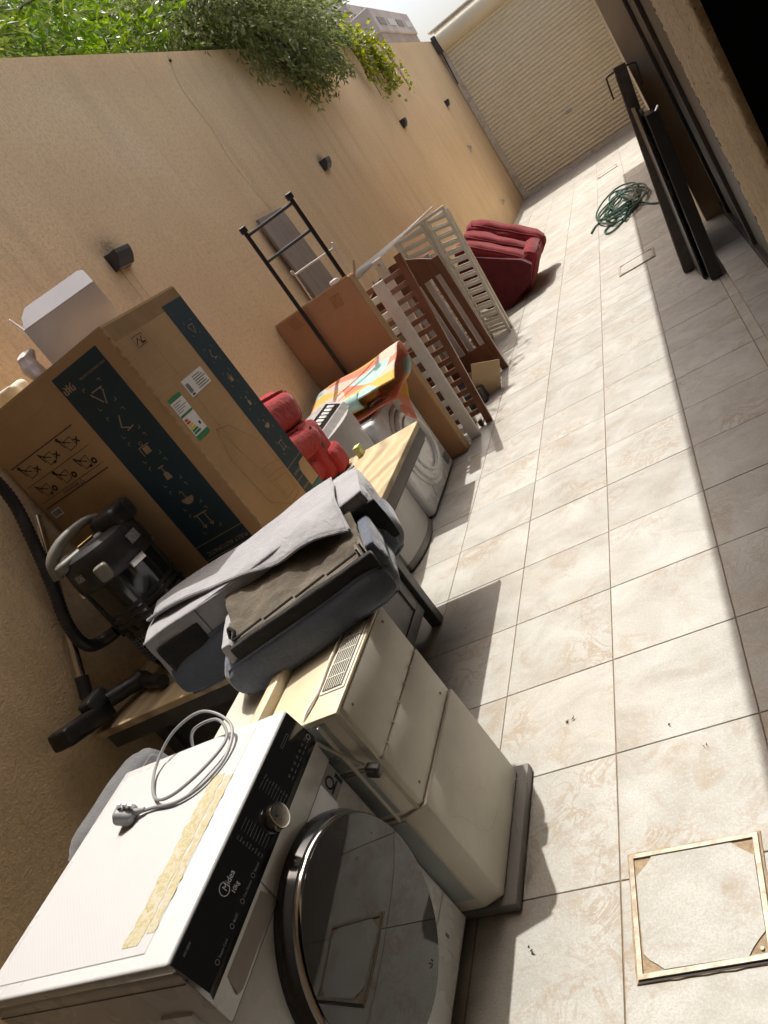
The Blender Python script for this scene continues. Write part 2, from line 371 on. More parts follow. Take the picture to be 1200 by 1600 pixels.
T_GREEN = M('label_green', (0.03, 0.22, 0.09), 0.6); T_RED = M('label_red', (0.55, 0.05, 0.04), 0.6); T_YEL = M('label_yellow', (0.75, 0.55, 0.05), 0.6)
T_SOFA = mat_fabric('grey_sofa_linen', (0.34, 0.335, 0.35)); T_NAVY = mat_fabric('blue_grey_linen', (0.105, 0.12, 0.155))
T_LINER = mat_fabric('brown_liner_cloth', (0.105, 0.086, 0.062), 0.4, 500); T_BLKF = mat_fabric('black_lining', (0.02, 0.019, 0.019))
T_REDF = mat_fabric('red_velour', (0.33, 0.030, 0.034), 0.22, 400, 0.3, 0.12); T_GREYF = mat_fabric('mid_grey_velour', (0.13, 0.13, 0.135), 0.15)
T_SLAB = mat_slab(); T_BROWN = mat_wood('brown_varnish', (0.10, 0.035, 0.015), (0.20, 0.075, 0.035), 0.3)
T_WHP = M('white_painted_wood', (0.70, 0.66, 0.60), 0.45, 0.06, 12, dirt=(0.5, 0.43, 0.34), ds=15, da=0.3)
T_GREYW = mat_wood('weathered_grey_board', (0.17, 0.135, 0.105), (0.29, 0.235, 0.19), 0.6)
T_IVORY = M('ivory_slat', (0.66, 0.61, 0.51), 0.5, 0.08, 12, dirt=(0.42, 0.34, 0.24), ds=12, da=0.3)
T_SHUT = M('cream_shutter', (0.78, 0.68, 0.49), 0.5, 0.025, 1.5, dirt=(0.62, 0.51, 0.35), ds=0.9, da=0.25)
T_RAIL = M('painted_guide_rail', (0.60, 0.53, 0.42), 0.5, 0.1, 8, dirt=(0.25, 0.2, 0.15), ds=10, da=0.6)
T_LAMP = M('anthracite_lamp', (0.035, 0.037, 0.04), 0.5, 0.15, 20)
T_RUG = mat_rug(); T_HOSE = M('green_hose', (0.015, 0.075, 0.05), 0.35, 0.2, 15)
T_PLASTER = M('tan_render', (0.66, 0.53, 0.37), 0.9, 0.08, 3, 120, 0.4, 0.003)
T_DARKDOOR = M('dark_bronze_joinery', (0.03, 0.022, 0.017), 0.5, 0.2, 6)
T_CONC = M('grey_concrete', (0.42, 0.41, 0.40), 0.85, 0.12, 0.35, dirt=(0.30, 0.28, 0.26), ds=0.5, da=0.6)
T_EARTH = M('dry_earth', (0.33, 0.25, 0.17), 0.95, 0.2, 0.2)
T_BARK = M('bark', (0.10, 0.07, 0.045), 0.9, 0.25, 12, 40, 0.6, 0.01)

# ================================================================== the setting
TL = 0.41; GX, GY = -0.77924, 3.71903
WX = -2.40
MB().add([(-1500, -1500, -.06), (1500, -1500, -.06), (1500, 1500, -.06), (-1500, 1500, -.06)], [(0, 1, 2, 3)]).build('ground', T_EARTH, kind='structure', label='dry sandy ground beyond the walls')
floor = MB().box(WX-.1, 0.30, -3.5, 17.6, -.05, -.0035).build('courtyard_floor', T_GROUT, kind='structure', label='courtyard floor of square beige stone-look tiles')
g = 0.0017
tile_me = None
def tile_mesh(sx, sy):
    return MB().box(-sx/2+g, sx/2-g, -sy/2+g, sy/2-g, -.03, 0, bev=.0012, seg=1)
t0 = tile_mesh(TL, TL).build('floor_tile', T_TILE, floor)
t0.location = (GX+.5*TL, GY+.5*TL, 0); first = True
for i in range(-4, 2):
    for j in range(-11, 33):
        if first and i == 0 and j == 0: continue
        o = t0.copy(); COL.objects.link(o); o.parent = floor
        o.location = (GX+(i+.5)*TL, GY+(j+.5)*TL, random.uniform(-.0006, .0006))
s0 = tile_mesh(.055, TL).build('border_tile', T_TILE, floor); s0.location = (GX+2*TL+.0275, GY+.5*TL, 0)
for j in range(-11, 33):
    if j == 0: continue
    o = s0.copy(); COL.objects.link(o); o.parent = floor; o.location = (GX+2*TL+.0275, GY+(j+.5)*TL, random.uniform(-.0005, .0005))

# boundary wall on the left
wl = root('boundary_wall', (WX, 7, 0), 'long tan stucco boundary wall behind the piled furniture', 'wall')
ys = [-4+k*.75 for k in range(29)]; ys[-1] = 17.45
def ztop(y): return 3.262+max(0, y-3)*.0138
mb = MB()
vs = []; fs = []
for y in ys:
    zt = ztop(y); vs += [(WX, y, -.03), (WX, y, zt), (WX-.2, y, zt), (WX-.2, y, -.03)]
for k in range(len(ys)-1):
    a = 4*k; b = a+4
    fs += [(a, b, b+1, a+1), (a+1, b+1, b+2, a+2), (a+2, b+2, b+3, a+3)]
fs += [(0, 1, 2, 3), (len(vs)-4, len(vs)-1, len(vs)-2, len(vs)-3)]
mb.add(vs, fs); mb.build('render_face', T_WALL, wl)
cr = []
pts = [(5.84, 3.27), (5.71, 3.02), (5.74, 2.72), (5.69, 2.47), (5.74, 2.2), (5.77, 2.06)]
sp = spline([(0, a, b) for a, b in pts], 8)
mb = MB()
for a, b in zip(sp[:-1], sp[1:]):
    ja = random.uniform(-.006, .006); wd = .0022+.0018*random.random()
    mb.add([(WX+.0012, a.y-wd, a.z), (WX+.0012, a.y+wd, a.z), (WX+.0012, b.y+wd, b.z), (WX+.0012, b.y-wd, b.z)], [(0, 1, 2, 3)])
mb.build('crack', M('crack_brown', (0.42, 0.29, 0.15), 0.95), wl)  # crack ribbon in a darker brown than the wall
MB().tube([(WX-.01, 5.82, 3.235), (WX+.012, 5.82, 3.232)], .012, 6).build('rusty_stub', T_INK, wl)
# wall lamps
def wall_lamp(y, z, sy, sz, label):
    r = root('wall_lamp', (WX, y, z), label, 'wall lamp', 'wall lamps on the boundary wall')
    prof = [(-sy/2, 0), (sy/2, 0), (sy/2*.98, sz*.0)]
    pts = [(0, -sz/2), (.035, -sz/2), (.062, -sz*.12), (.072, sz*.25), (.072, sz/2), (0, sz/2)]
    mm = frame((WX, y+sy/2, z), (1, 0, 0), (0, 0, 1))
    MB().prism(pts, 0, sy, mm).build('housing', T_LAMP, r)
    MB().box(WX+.010, WX+.034, y-sy/2+.012, y+sy/2-.012, z-sz/2-.003, z-sz/2+.002).build('lens', T_GREYC, r)
    MB().box(WX+.001, WX+.006, y-sy/2-.006, y+sy/2+.006, z-sz/2-.004, z+sz/2+.006).build('back_plate', T_LAMP, r)
wall_lamp(3.69, 2.16, .145, .085, 'black wall lamp above the big carton, nearest of the row')
wall_lamp(7.42, 2.18, .13, .09, 'black wall lamp below the overhanging shrub')
wall_lamp(11.15, 2.26, .13, .10, 'black wall lamp third from the camera')
wall_lamp(14.95, 2.30, .13, .10, 'black wall lamp nearest to the roller shutter')
def socket(y, z, label):
    r = root('socket_box', (WX, y, z), label, 'socket', 'grey sockets near the shutter')
    MB().box(WX, WX+.03, y-.07, y+.07, z-.06, z+.06, bev=.006).build('cover', T_RAIL, r)
    MB().box(WX+.03, WX+.034, y-.035, y+.035, z-.03, z+.03).build('inset', T_TRAY, r)
socket(14.7, 1.49, 'small grey socket box at mid height on the wall by the shutter')
socket(14.8, .42, 'small grey socket box low on the wall by the shutter')

# roller shutter
GYY = 17.2
rs = root('roller_shutter', (-.7, GYY, 0), 'cream ribbed roller shutter gate closing the far end of the yard', 'shutter')
pitch = .0755
b = MB(); n = 6
prof = [(-.004, 0)]+[(.028*math.sin(math.pi*k/n)**.6 if 0 < k < n else .003, pitch*.86*k/n) for k in range(n+1)]+[(-.004, pitch*.93), (-.004, pitch)]
vs = []; fs = []
for x in (-2.30, 1.0):
    vs += [(x, GYY-d, z) for d, z in prof]
k = len(prof); fs = [(i, i+1, k+i+1, k+i) for i in range(k-1)]
b.add(vs, fs)
s1 = b.build('shutter_slat', T_SHUT, rs, smooth=True, ang=50)
base = s1.location.copy(); s1.location = base+Vector((0, 0, .09))
for q in range(1, 41):
    o = s1.copy(); COL.objects.link(o); o.parent = rs; o.location = base+Vector((0, 0, .09+q*pitch))
MB().box(-2.30, 1.0, GYY-.03, GYY+.02, .004, .088, bev=.006).build('bottom_bar', T_RAIL, rs)
MB().box(-2.30, 1.0, GYY-.006, GYY-.022, .925, .945).build('lock_bar', T_RAIL, rs)
MB().box(-.92, -.80, GYY-.04, GYY-.02, .915, .955, bev=.004).build('lock', T_BGREY, rs)
MB().box(-2.39, -2.28, GYY-.07, GYY+.06, 0.003, 3.18, bev=.006).build('guide_rail', T_RAIL, rs)
MB().box(-2.25, 1.0, GYY+.021, GYY+.03, .05, 3.3).build('backing_sheet', T_RAIL, rs)
mm = frame((-2.36, GYY+.05, 3.36), (0, 1, 0), (0, 0, 1))
MB().prism([(.22*math.cos(2*math.pi*q/20)-.04, .20*math.sin(2*math.pi*q/20)) for q in range(20)], .08, 3.3, mm).build('shutter_roll', T_SHUT, rs, smooth=True)
MB().box(-2.38, 1.0, GYY-.10, GYY+.24, 3.575, 3.60).build('cover_sheet', T_IVORY, rs)
MB().box(-2.385, -2.30, GYY-.16, GYY+.2, 3.17, 3.5, bev=.01).build('end_bracket', T_DGREY, rs)
MB().tube([(-2.33, GYY-.10, 3.2), (-2.34, GYY-.12, 2.95), (-2.36, GYY-.10, 2.55)], .012, 6).build('loose_cable', T_INK, rs)

# house on the right: wall, recess with dark joinery, plinth, near pier, balcony slab
hs = root('house', (.4, 6, 0), 'tan rendered house side along the right edge, with dark recess and balcony above', 'building')
MB().box(.14, .60, 6.3, 7.0, -.03, 2.95).build('pillar', T_PLASTER, hs)
MB().box(.46, .60, 7.0, 17.5, -.03, 2.95).build('side_wall', T_PLASTER, hs)
MB().box(.0955, .46, 7.0, 17.6, -.04, -.001).build('side_path', T_TILE, hs)
MB().box(.285, .60, .74, 6.3, 0, 2.95).build('recess_wall', T_DARKDOOR, hs)
for q, y in enumerate((1.9, 2.9, 3.9, 4.9, 5.9)):
    MB().box(.262, .285, y-.03, y+.03, .17, 2.75, bev=.004).build('joinery_post', T_DARKDOOR, hs)
MB().box(.262, .284, 1.05, 6.29, 2.75, 2.85).build('joinery_rail', T_DARKDOOR, hs)
MB().box(.262, .284, 1.05, 6.29, .155, .23).build('joinery_sill', T_DARKDOOR, hs)
MB().box(.095, .285, 1.0, 6.3, -.03, .145, bev=.004).build('plinth', T_PLASTER, hs)
for q in range(13):
    MB().box(.088, .262, 1.0+q*.408+.002, 1.0+(q+1)*.408-.002, .146, .156, bev=.001, seg=1).build('plinth_tile', T_TILE, hs)
# near stucco pier with a rough hand-thrown surface
b = bmesh.new(); bmesh.ops.create_grid(b, x_segments=110, y_segments=620, size=.5)
mp = MB(); vs = []
for q in b.verts:
    s_, t_ = q.co.x+.5, q.co.y+.5
    z = .80+t_*1.5
    # path round the pier: reveal (-Y), face (-X), far return (+Y)
    L1, L2, L3 = .16, .31, .20; d = s_*(L1+L2+L3)
    if d < L1: P = Vector((.230-d, .72, z)); N = Vector((0, -1, 0))
    elif d < L1+L2: P = Vector((.070, .72+(d-L1), z)); N = Vector((-1, 0, 0))
    else: P = Vector((.070+(d-L1-L2), 1.03, z)); N = Vector((0, 1, 0))
    rr = mnoise.noise(P*215+Vector((3, 1, 7)))*.0015+mnoise.noise(P*83)*.0012+max(0, mnoise.noise(P*341+Vector((9, 2, 4)))-.1)*.0026
    q.co = P+N*rr
mp.bm(b); mp.build('pier', T_STUC, hs, smooth=True, ang=180)
MB().box(.078, .60, .745, 1.02, 0, 2.95).build('pier_core', T_PLASTER, hs)
MB().box(.0765, .60, -.6, .714, 0, 2.95).build('doorway_panel', M('matt_black', (0.003, 0.003, 0.003), 1.0, 0.1, spec=0.0), hs, label='black doorway surface beside the stucco pier')  # flat near-black panel next to the pier
MB().box(-.525, 4.0, -4.0, 13.55, 2.955, 3.12).build('balcony_slab', T_PLASTER, hs)
MB().box(.60, 4.0, -4.0, 17.5, -.03, 2.95).build('rear_wall', T_PLASTER, hs)

MB().box(-2.40, .60, -1.6, -1.4, -.03, 2.95).build('sky_block_wall', T_PLASTER, hs)  # unseen wall added behind the camera to darken the near left
MB().box(-2.39, -.527, -1.6, 1.48, 2.955, 3.12).build('sky_block_slab', T_PLASTER, hs)  # unseen slab added overhead to block sky light from the near left

# concrete buildings far off
T_BRICK = M('bare_blockwork', (0.33, 0.29, 0.26), 0.9, 0.15, 0.8, dirt=(0.22, 0.19, 0.17), ds=1.2, da=0.6)
r = root('concrete_building', (-9.6, 44, 0), 'grey concrete block with a pale upper band, right of the other far building', 'building', 'far concrete buildings')
MB().box(-11.9, -7.3, 40, 48.7, -.05, 7.6).build('lower_block', T_BRICK, r)
MB().box(-12.0, -7.22, 39.9, 48.8, 7.6, 8.75, bev=.04, seg=1).build('upper_block', T_CONC, r)
for q in range(4): MB().box(-7.24, -7.19, 40.6+q*2.05, 42.1+q*2.05, 7.95, 8.3, bev=.01, seg=1).build('panel', T_BGREY if q % 2 else T_TRAY, r)
for q in range(2): MB().box(-10.5+q*1.7, -9.4+q*1.7, 39.86, 39.92, 7.95, 8.3).build('panel', T_BGREY, r)
r = root('concrete_building', (-15.5, 63, 0), 'taller pale concrete building partly behind the shrub, left of the other', 'building', 'far concrete buildings')
MB().box(-19, -12.05, 60, 66, -.05, 11.2).build('lower_block', T_BRICK, r)
MB().box(-19.1, -11.95, 59.9, 66.1, 11.2, 13.4, bev=.05, seg=1).build('upper_block', T_CONC, r)
MB().box(-18, -13.2, 60.8, 65, 13.4, 15.6).build('roof_room', T_CONC, r)
for q in range(4): MB().box(-18.6+q*1.65, -17.4+q*1.65, 59.85, 59.92, 12.0, 12.6).build('panel', T_BGREY, r)
for q in range(3): MB().box(-11.97, -11.90, 60.5+q*1.8, 61.7+q*1.8, 12.0, 12.6).build('panel', T_TRAY, r)

# ================================================================== trees behind the wall
def leaf(mb, P, d, L, W, bend):
    d = d.normalized(); sd = d.cross(Vector((random.uniform(-1, 1), random.uniform(-1, 1), random.uniform(-.3, 1))))
    sd = sd.normalized() if sd.length > 1e-3 else Vector((1, 0, 0)); n = sd.cross(d)
    a = P; m1 = P+d*L*.45+n*bend*L; e = P+d*L
    mb.add([a, m1+sd*W/2, e, m1-sd*W/2], [(0, 1, 2), (0, 2, 3)])
def tree(name, label, base, trunk_top, blobs, nleaf, L, W, mat, group='trees and shrubs behind the wall', clip=None, droop=-.2, cat='tree'):
    r = root(name, base, label, cat, group)
    B = Vector(base); T = Vector(trunk_top); tm = MB()
    tm.tube(spline([B, B.lerp(T, .5)+Vector((random.uniform(-.1, .1), random.uniform(-.1, .1), 0)), T], 6), [.11-.05*k/12 for k in range(13)], 8)
    for (c, rad) in blobs:
        c = Vector(c); mid = T.lerp(c, .5)+Vector((0, 0, -.15))
        tm.tube(spline([T, mid, c], 5), [.055-.04*k/10 for k in range(11)], 6)
        for q in range(7):
            e = c+Vector((random.gauss(0, 1)*rad[0]*.55, random.gauss(0, 1)*rad[1]*.55, random.gauss(0, 1)*rad[2]*.55))
            if clip and not clip(e): continue
            tm.tube([c.lerp(T, .2), c.lerp(e, .5)+Vector((0, 0, .05)), e], [.018, .012, .005], 5)
    tm.build('trunk', T_BARK, r, smooth=True)
    cm = MB(); vol = [b[1][0]*b[1][1]*b[1][2] for b in blobs]; tot = sum(vol)
    for (c, rad), v in zip(blobs, vol):
        c = Vector(c); k = int(nleaf*v/tot)
        nt_ = max(3, k//26)
        for tw in range(nt_):
            u = Vector((random.gauss(0, 1), random.gauss(0, 1), random.gauss(0, 1))).normalized()*random.random()**.42
            tp = c+Vector((u.x*rad[0], u.y*rad[1], u.z*rad[2]))
            if mnoise.noise(tp*1.4) < -.30: continue
            dirn = (u+Vector((random.uniform(-.6, .6), random.uniform(-.6, .6), droop+random.uniform(-.5, .5)))).normalized()
            for lf in range(26):
                P = tp+dirn*(lf*L*.22)+Vector((random.gauss(0, L*.35), random.gauss(0, L*.35), random.gauss(0, L*.35)))
                if clip and not clip(P): continue
                d = dirn+Vector((random.uniform(-1, 1), random.uniform(-1, 1), random.uniform(-1, .7)))
                sc = random.uniform(.6, 1.25); leaf(cm, P, d, L*sc, W*sc, random.uniform(-.15, .15))
    cm.build('crown', mat, r); return r
LF1 = mat_leaf('broad_green_leaf', (0.06, 0.115, 0.02), (0.29, 0.35, 0.10), .42); LF2 = mat_leaf('bright_green_leaf', (0.06, 0.14, 0.015), (0.28, 0.39, 0.055), .42)
LF3 = mat_leaf('olive_leaf', (0.075, 0.105, 0.03), (0.30, 0.33, 0.14), .38); LF4 = mat_leaf('creeper_leaf', (0.10, 0.15, 0.015), (0.34, 0.33, 0.03), .4)
behind = lambda P: P.x < WX-.28 or P.z > ztop(P.y)+.04
tree('leafy_tree', 'tree with long pale green leaves at the upper left corner', (-4.2, 5.0, 0), (-4.1, 5.3, 3.0), [((-3.7, 4.6, 3.8), (.9, 1.2, .8)), ((-3.9, 5.8, 4.3), (.9, 1.1, .9)), ((-3.5, 3.6, 3.6), (.8, 1.0, .7)), ((-5.2, 7.2, 4.9), (1.1, 1.6, 1.2)), ((-4.6, 5.2, 4.9), (1.1, 1.5, 1.0)), ((-4.9, 8.4, 4.4), (1.0, 1.6, 1.2))], 56000, .105, .029, LF1, clip=behind)
tree('leafy_tree', 'bright green bushy tree behind the wall, between the pale tree and the dark shrub', (-4.4, 8.0, 0), (-4.2, 8.1, 3.1), [((-3.4, 7.0, 3.9), (.9, 1.2, .8)), ((-3.5, 8.5, 4.1), (.9, 1.2, .9)), ((-5.0, 9.8, 5.0), (1.2, 1.7, 1.2)), ((-3.9, 6.2, 4.4), (.9, 1.0, .8)), ((-5.3, 12.5, 5.6), (1.2, 1.8, 1.2)), ((-4.2, 11.2, 4.6), (1.0, 1.6, 1.1)), ((-5.6, 15.0, 5.6), (1.3, 2.0, 1.3))], 56000, .10, .034, LF2, clip=behind)
wallclip = lambda P: (P.x > WX+.03 or P.x < WX-.24 or P.z > ztop(P.y)+.03)
tree('overhanging_shrub', 'dense dark olive shrub hanging over the top of the wall', (-3.0, 8.6, 0), (-2.85, 8.6, 3.15), [((-2.35, 7.55, 3.55), (.48, .85, .45)), ((-2.28, 8.35, 3.42), (.45, .80, .48)), ((-2.38, 8.85, 3.46), (.40, .60, .46)), ((-2.6, 8.2, 3.90), (.6, 1.2, .5)), ((-2.25, 8.25, 3.20), (.36, .6, .26)), ((-2.5, 7.1, 3.75), (.5, .7, .4))], 44000, .060, .021, LF3, clip=wallclip, droop=-.55, cat='shrub')
# creeper with yellowing leaves trailing over the wall
r = root('creeper', (WX, 11.6, 3.3), 'thin yellow green creeper trailing over the wall beyond the shrub', 'creeper')
st = MB(); lv = MB()
for k in range(22):
    y0 = random.uniform(10.4, 12.2); P0 = Vector((WX-.1, y0, ztop(y0)+.05)); ln = random.uniform(.25, .75); dy = random.uniform(-.1, .8)
    pth = spline([P0, (WX+.06, y0+dy*.2, ztop(y0)+.03), (WX+.08, y0+dy*.6, ztop(y0)-ln*.5), (WX+.05, y0+dy, ztop(y0)-ln)], 8)
    st.tube(pth, .004, 4)
    for q in range(int(50*max(.2, 1-max(0, y0-11)/2))):
        P = random.choice(pth[3:])+Vector((random.uniform(0, .06), random.gauss(0, .06), random.gauss(0, .05)))
        leaf(lv, P, Vector((random.uniform(-.2, 1), random.uniform(-1, 1), random.uniform(-1, .4))), random.uniform(.05, .085), random.uniform(.045, .07), .1)
for k in range(420):
    y0 = random.gauss(11.0, .5); leaf(lv, Vector((WX-.1+random.uniform(-.15, .2), y0, ztop(y0)+abs(random.gauss(.05, .12)))), Vector((random.uniform(-.2, 1), random.uniform(-1, 1), random.uniform(-1, .6))), random.uniform(.05, .09), random.uniform(.045, .07), .1)
st.build('stem', T_BARK, r); lv.build('leaves', LF4, r)

# ================================================================== objects
# ---- manhole covers
def manhole(c, label, grp='tiled inspection covers'):
    x = sum(p[0] for p in c)/4; y = sum(p[1] for p in c)/4
    r = root('inspection_cover', (x, y, 0), label, 'inspection cover', grp)
    C = Vector((x, y, 0)); P = [Vector((p[0], p[1], 0)) for p in c]
    def ring(mo, mi, z0, z1):
        O = [C+(p-C)*mo for p in P]; I = [C+(p-C)*mi for p in P]; vs = []; fs = []
        for q in range(4):
            a = O[q]; b = O[(q+1) % 4]; d = I[(q+1) % 4]; e = I[q]
            k = len(vs); vs += [Vector((t.x, t.y, z)) for z in (z0, z1) for t in (a, b, d, e)]
            fs += [(k+4, k+5, k+6, k+7), (k, k+1, k+5, k+4), (k+2, k+3, k+7, k+6), (k+1, k+2, k+6, k+5), (k+3, k, k+4, k+7)]
        return MB().add(vs, fs)
    n = 40; pts = []
    for q in range(4):
        for k in range(n//4):
            p = (P[q].lerp(P[(q+1) % 4], k/(n/4))-C)*random.uniform(1.03, 1.06); pts.append((p.x, p.y))
    MB().prism(pts, -.002, .0035, Matrix.Translation(C)).build('mortar_bed', T_SAND, r)
    O = [C+(p-C)*1.0 for p in P]; I = [C+(p-C)*.925 for p in P]
    for q in range(4):
        a, b, d, e = O[q], O[(q+1) % 4], I[(q+1) % 4], I[q]
        vs = [Vector((t.x, t.y, z)) for z in (.001, .009) for t in (a, b, d, e)]
        MB().add(vs, [(4, 5, 6, 7), (0, 1, 5, 4), (2, 3, 7, 6), (1, 2, 6, 5), (3, 0, 4, 7)]).build('edge_trim', T_BRASS, r)
    MB().add([(P[3].x-.002, P[3].y-.006, .0042), (P[2].x+.002, P[2].y-.006, .0042), (P[2].x+.002, P[2].y, .0042), (P[3].x-.002, P[3].y, .0042)], [(0, 1, 2, 3)]).build('dark_gap', T_INK, r)
    # infill with clipped corners
    I2 = [C+(p-C)*.905 for p in P]; pts = []
    for q in range(4):
        a, b, d = I2[q-1], I2[q], I2[(q+1) % 4]
        e1 = b.lerp(a, .17); e2 = b.lerp(d, .15)
        for k in range(4):
            t = e1.lerp(e2, k/3)+Vector((random.uniform(-.002, .002), random.uniform(-.002, .002), 0)); pts.append((t.x, t.y))
    MB().prism(pts, 0, .0065).build('infill_tile', T_TILE, r)
    MB().lathe([(.004, .003), (.004, .008)], 8, Matrix.Translation(I2[2].lerp(C, .07))).build('screw', T_BRASS, r)
manhole([(-.751, 1.318), (-.436, 1.307), (-.45, 1.015), (-.742, 1.008)], 'square tiled inspection cover with worn metal rim, closest to the camera')
manhole([(-.60, 7.15), (-.29, 7.15), (-.29, 6.84), (-.60, 6.84)], 'tiled inspection cover half in shade in front of the leaning brown leaf')
manhole([(-.76, 13.6), (-.44, 13.6), (-.44, 13.28), (-.76, 13.28)], 'far tiled inspection cover in front of the roller shutter')
T_DRY = M('dry_leaf_brown', (0.17, 0.11, 0.06), .8, .3, 60)
for q, (x, y, L) in enumerate([(-.93, 1.86, .026), (-.52, 1.60, .016), (-1.02, 1.12, .022), (-.90, .93, .028), (-.80, .86, .024), (-1.45, 2.60, .012), (-.62, 1.72, .016), (-.60, 10.4, .04)]):
    bb = MB()
    for k in range(3): leaf(bb, Vector((x+random.uniform(-.006, .006), y+random.uniform(-.006, .006), .004)), Vector((random.uniform(-1, 1), random.uniform(-1, 1), random.uniform(0, .4))), L*random.uniform(.3, .8), L*.3, .2)
    bb.build('dry_leaf', T_DRY, label=['curled dry leaf left of the shadow beside the beige appliance', 'small dark dry leaf above the near inspection cover', 'thin dry twig on the tile by the washer shadow', 'brown dry leaf at the bottom edge by the washer', 'pale brown dry leaf near the bottom edge', 'tiny dark crumb in the table shadow', 'dry leaf scrap below the shade line', 'dark dry leaf on the sunlit tiles near the far red armchair'][q], cat='leaf', group='dry leaves on the tiles')

# ---- front-loading washing machine
ws = root('washing_machine', (-1.48, .92, 0), 'white front-loading washing machine with black control panel, closest to the camera', 'washing machine')
x0, x1, y0, y1 = -1.775, -1.20, .622, 1.222
MB().box(x0, x1, y0, y1, .03, .80, bev=.010, seg=3).build('cabinet', T_WHITE, ws, smooth=True)
def mat_washtop():
    mt, t, p, L = base_mat('textured_white_top'); v = coords(t, True)
    sx = nd(t, 'ShaderNodeSeparateXYZ'); L.new(v, sx.inputs[0])
    wv = nd(t, 'ShaderNodeTexWave'); wv.bands_direction = 'DIAGONAL'; wv.inputs['Scale'].default_value = 60; L.new(v, wv.inputs['Vector'])
    c = mix(t, ramp(t, noi(t, v, 9, 6, 0.65), [(0.45, (0, 0, 0)), (0.8, (0.3,)*3)]), (0.50, 0.50, 0.50), (0.45, 0.445, 0.44))
    L.new(c, p.inputs['Base Color']); p.inputs['Roughness'].default_value = 0.5
    L.new(bump(t, wv.outputs['Fac'], 0.12, 0.0005), p.inputs['Normal']); return mt
tp = MB().box(x0-.005, x1+.002, y0-.002, y1+.002, .803, .830, bev=.007, seg=3).build('top_panel', T_WHITE, ws, smooth=True)
MB().box(x0+.022, x1-.075, y0+.028, y1-.028, .8285, .8318, bev=.0015, seg=1).build('inset', mat_washtop(), tp)
# glue residue of old tape
mt, t, p, L = base_mat('tape_residue'); v = coords(t, True)
L.new(ramp(t, noi(t, v, 55, 6, 0.75, 1.5), [(0.28, (0.20, 0.13, 0.07)), (0.36, (0.38, 0.31, 0.16)), (0.5, (0.46, 0.41, 0.25)), (0.58, (0.50, 0.48, 0.42)), (0.68, (0.43, 0.37, 0.21))]), p.inputs['Base Color']); p.inputs['Roughness'].default_value = 0.45
L.new(bump(t, noi(t, v, 60, 5), 0.8, 0.002), p.inputs['Normal']); T_TAPE = mt
def ragged(x0, x1, y0, y1, n=30, j=.006):
    pts = [(x0+(random.uniform(-j, j)), y0+(y1-y0)*k/n) for k in range(n+1)]+[(x1+random.uniform(-j, j)*.6, y1-(y1-y0)*k/n) for k in range(n+1)]
    return pts
MB().prism(ragged(-1.352, -1.305, .67, 1.068), .8319, .8326).build('tape_residue', T_TAPE, ws, label='yellowed ragged strip of old tape glue')
MB().prism(ragged(-1.299, -1.276, .69, 1.055, 30, .005), .8319, .8325).build('tape_residue', T_TAPE, ws)
# control panel: sloping black glass
mm = frame((x1, 0, 0), (0, 1, 0), (0, 0, 1))
def prof_box(pts, ya, yb, name, mat, par, **k):   # (x,z) profile extruded along y
    fr = frame((0, yb, 0), (1, 0, 0), (0, 0, 1)); return MB().prism(pts, 0, yb-ya, fr).build(name, mat, par, **k)
pan = prof_box([(x1-.012, .822), (x1+.004, .8225), (x1+.018, .735), (x1+.010, .716), (x1-.012, .714)], y0+.003, y1-.003, 'control_panel', T_BLACKG, ws)
px_ = lambda z: x1+.004+(.8225-z)/(.8225-.735)*.014+.0006
def pfr(y, z): return frame((px_(z), y, z), (0, 1, 0), (-.014, 0, .0875))
T_LIT = M('pale_grey_print', (0.42, 0.42, 0.43), 0.5); T_DIM = M('dim_grey_print', (0.16, 0.16, 0.165), 0.5)
tx = MB(); tx.mb(text('idea', .0175, pfr(.80, .782))); tx.mb(text('M', .0175, pfr(.786, .782)))
for q in range(22):
    a = .6+q*.235; a2 = a+.235; P = lambda an, rr: (rr*math.cos(an)*1.15, rr*math.sin(an))
    tx.poly([P(a, .0105), P(a2, .0105), P(a2, .012), P(a, .012)], pfr(.788, .788))
tx.mb(text('10kg', .013, pfr(.792, .765))); tx.build('brand_lettering', T_LIT, pan)
tx = MB(); tx.mb(text('MF100W', .007, pfr(.648, .805)))
for yy, tt in ((.668, 'Steam Care'), (.735, 'BLDC'), (.785, 'One Button'), (.84, 'Reload')):
    tx.mb(text(tt, .0075, pfr(yy+.014, .7415))); tx.stroke([(.0045*math.cos(q*.785), .0045*math.sin(q*.785)) for q in range(8)], .001, pfr(yy+.006, .744), True)
for q in range(9):
    tx.mb(text('Cotton Eco Mix Wool Quick Rinse Spin Steam Baby'.split()[q], .0048, pfr(1.035, .805-.008*q))); tx.mb(text('Jeans Sport Silk Dark Drain Tub Duvet Shirt Cold'.split()[q], .0048, pfr(.885, .805-.008*q)))
    tx.stroke([(0, 0), (.022, 0)], .0006, pfr(1.01, .807-.008*q)); tx.stroke([(0, 0), (.03, 0)], .0006, pfr(.907, .807-.008*q))
for q in range(7):
    tx.stroke([(-.003, 0), (.003, 0), (.003, .004), (-.003, .004)], .0008, pfr(1.085+q*.018, .752+.0*q), True); tx.stroke([(0, 0), (.010, 0)], .001, pfr(1.082+q*.018, .744))
tx.stroke([(0, 0), (.04, 0), (.04, .006), (0, .006)], .0008, pfr(1.13, .796), True)
tx.build('function_print', T_DIM, pan, kind='stuff')
pw = MB(); pw.stroke([(.006*math.cos(q*.524), .006*math.sin(q*.524)) for q in range(12)], .0012, pfr(1.205, .748), True); pw.build('power_mark', T_LIT, pan)
kn = frame((px_(.752), .972, .752), (0, 1, 0), (-.014, 0, .0875))
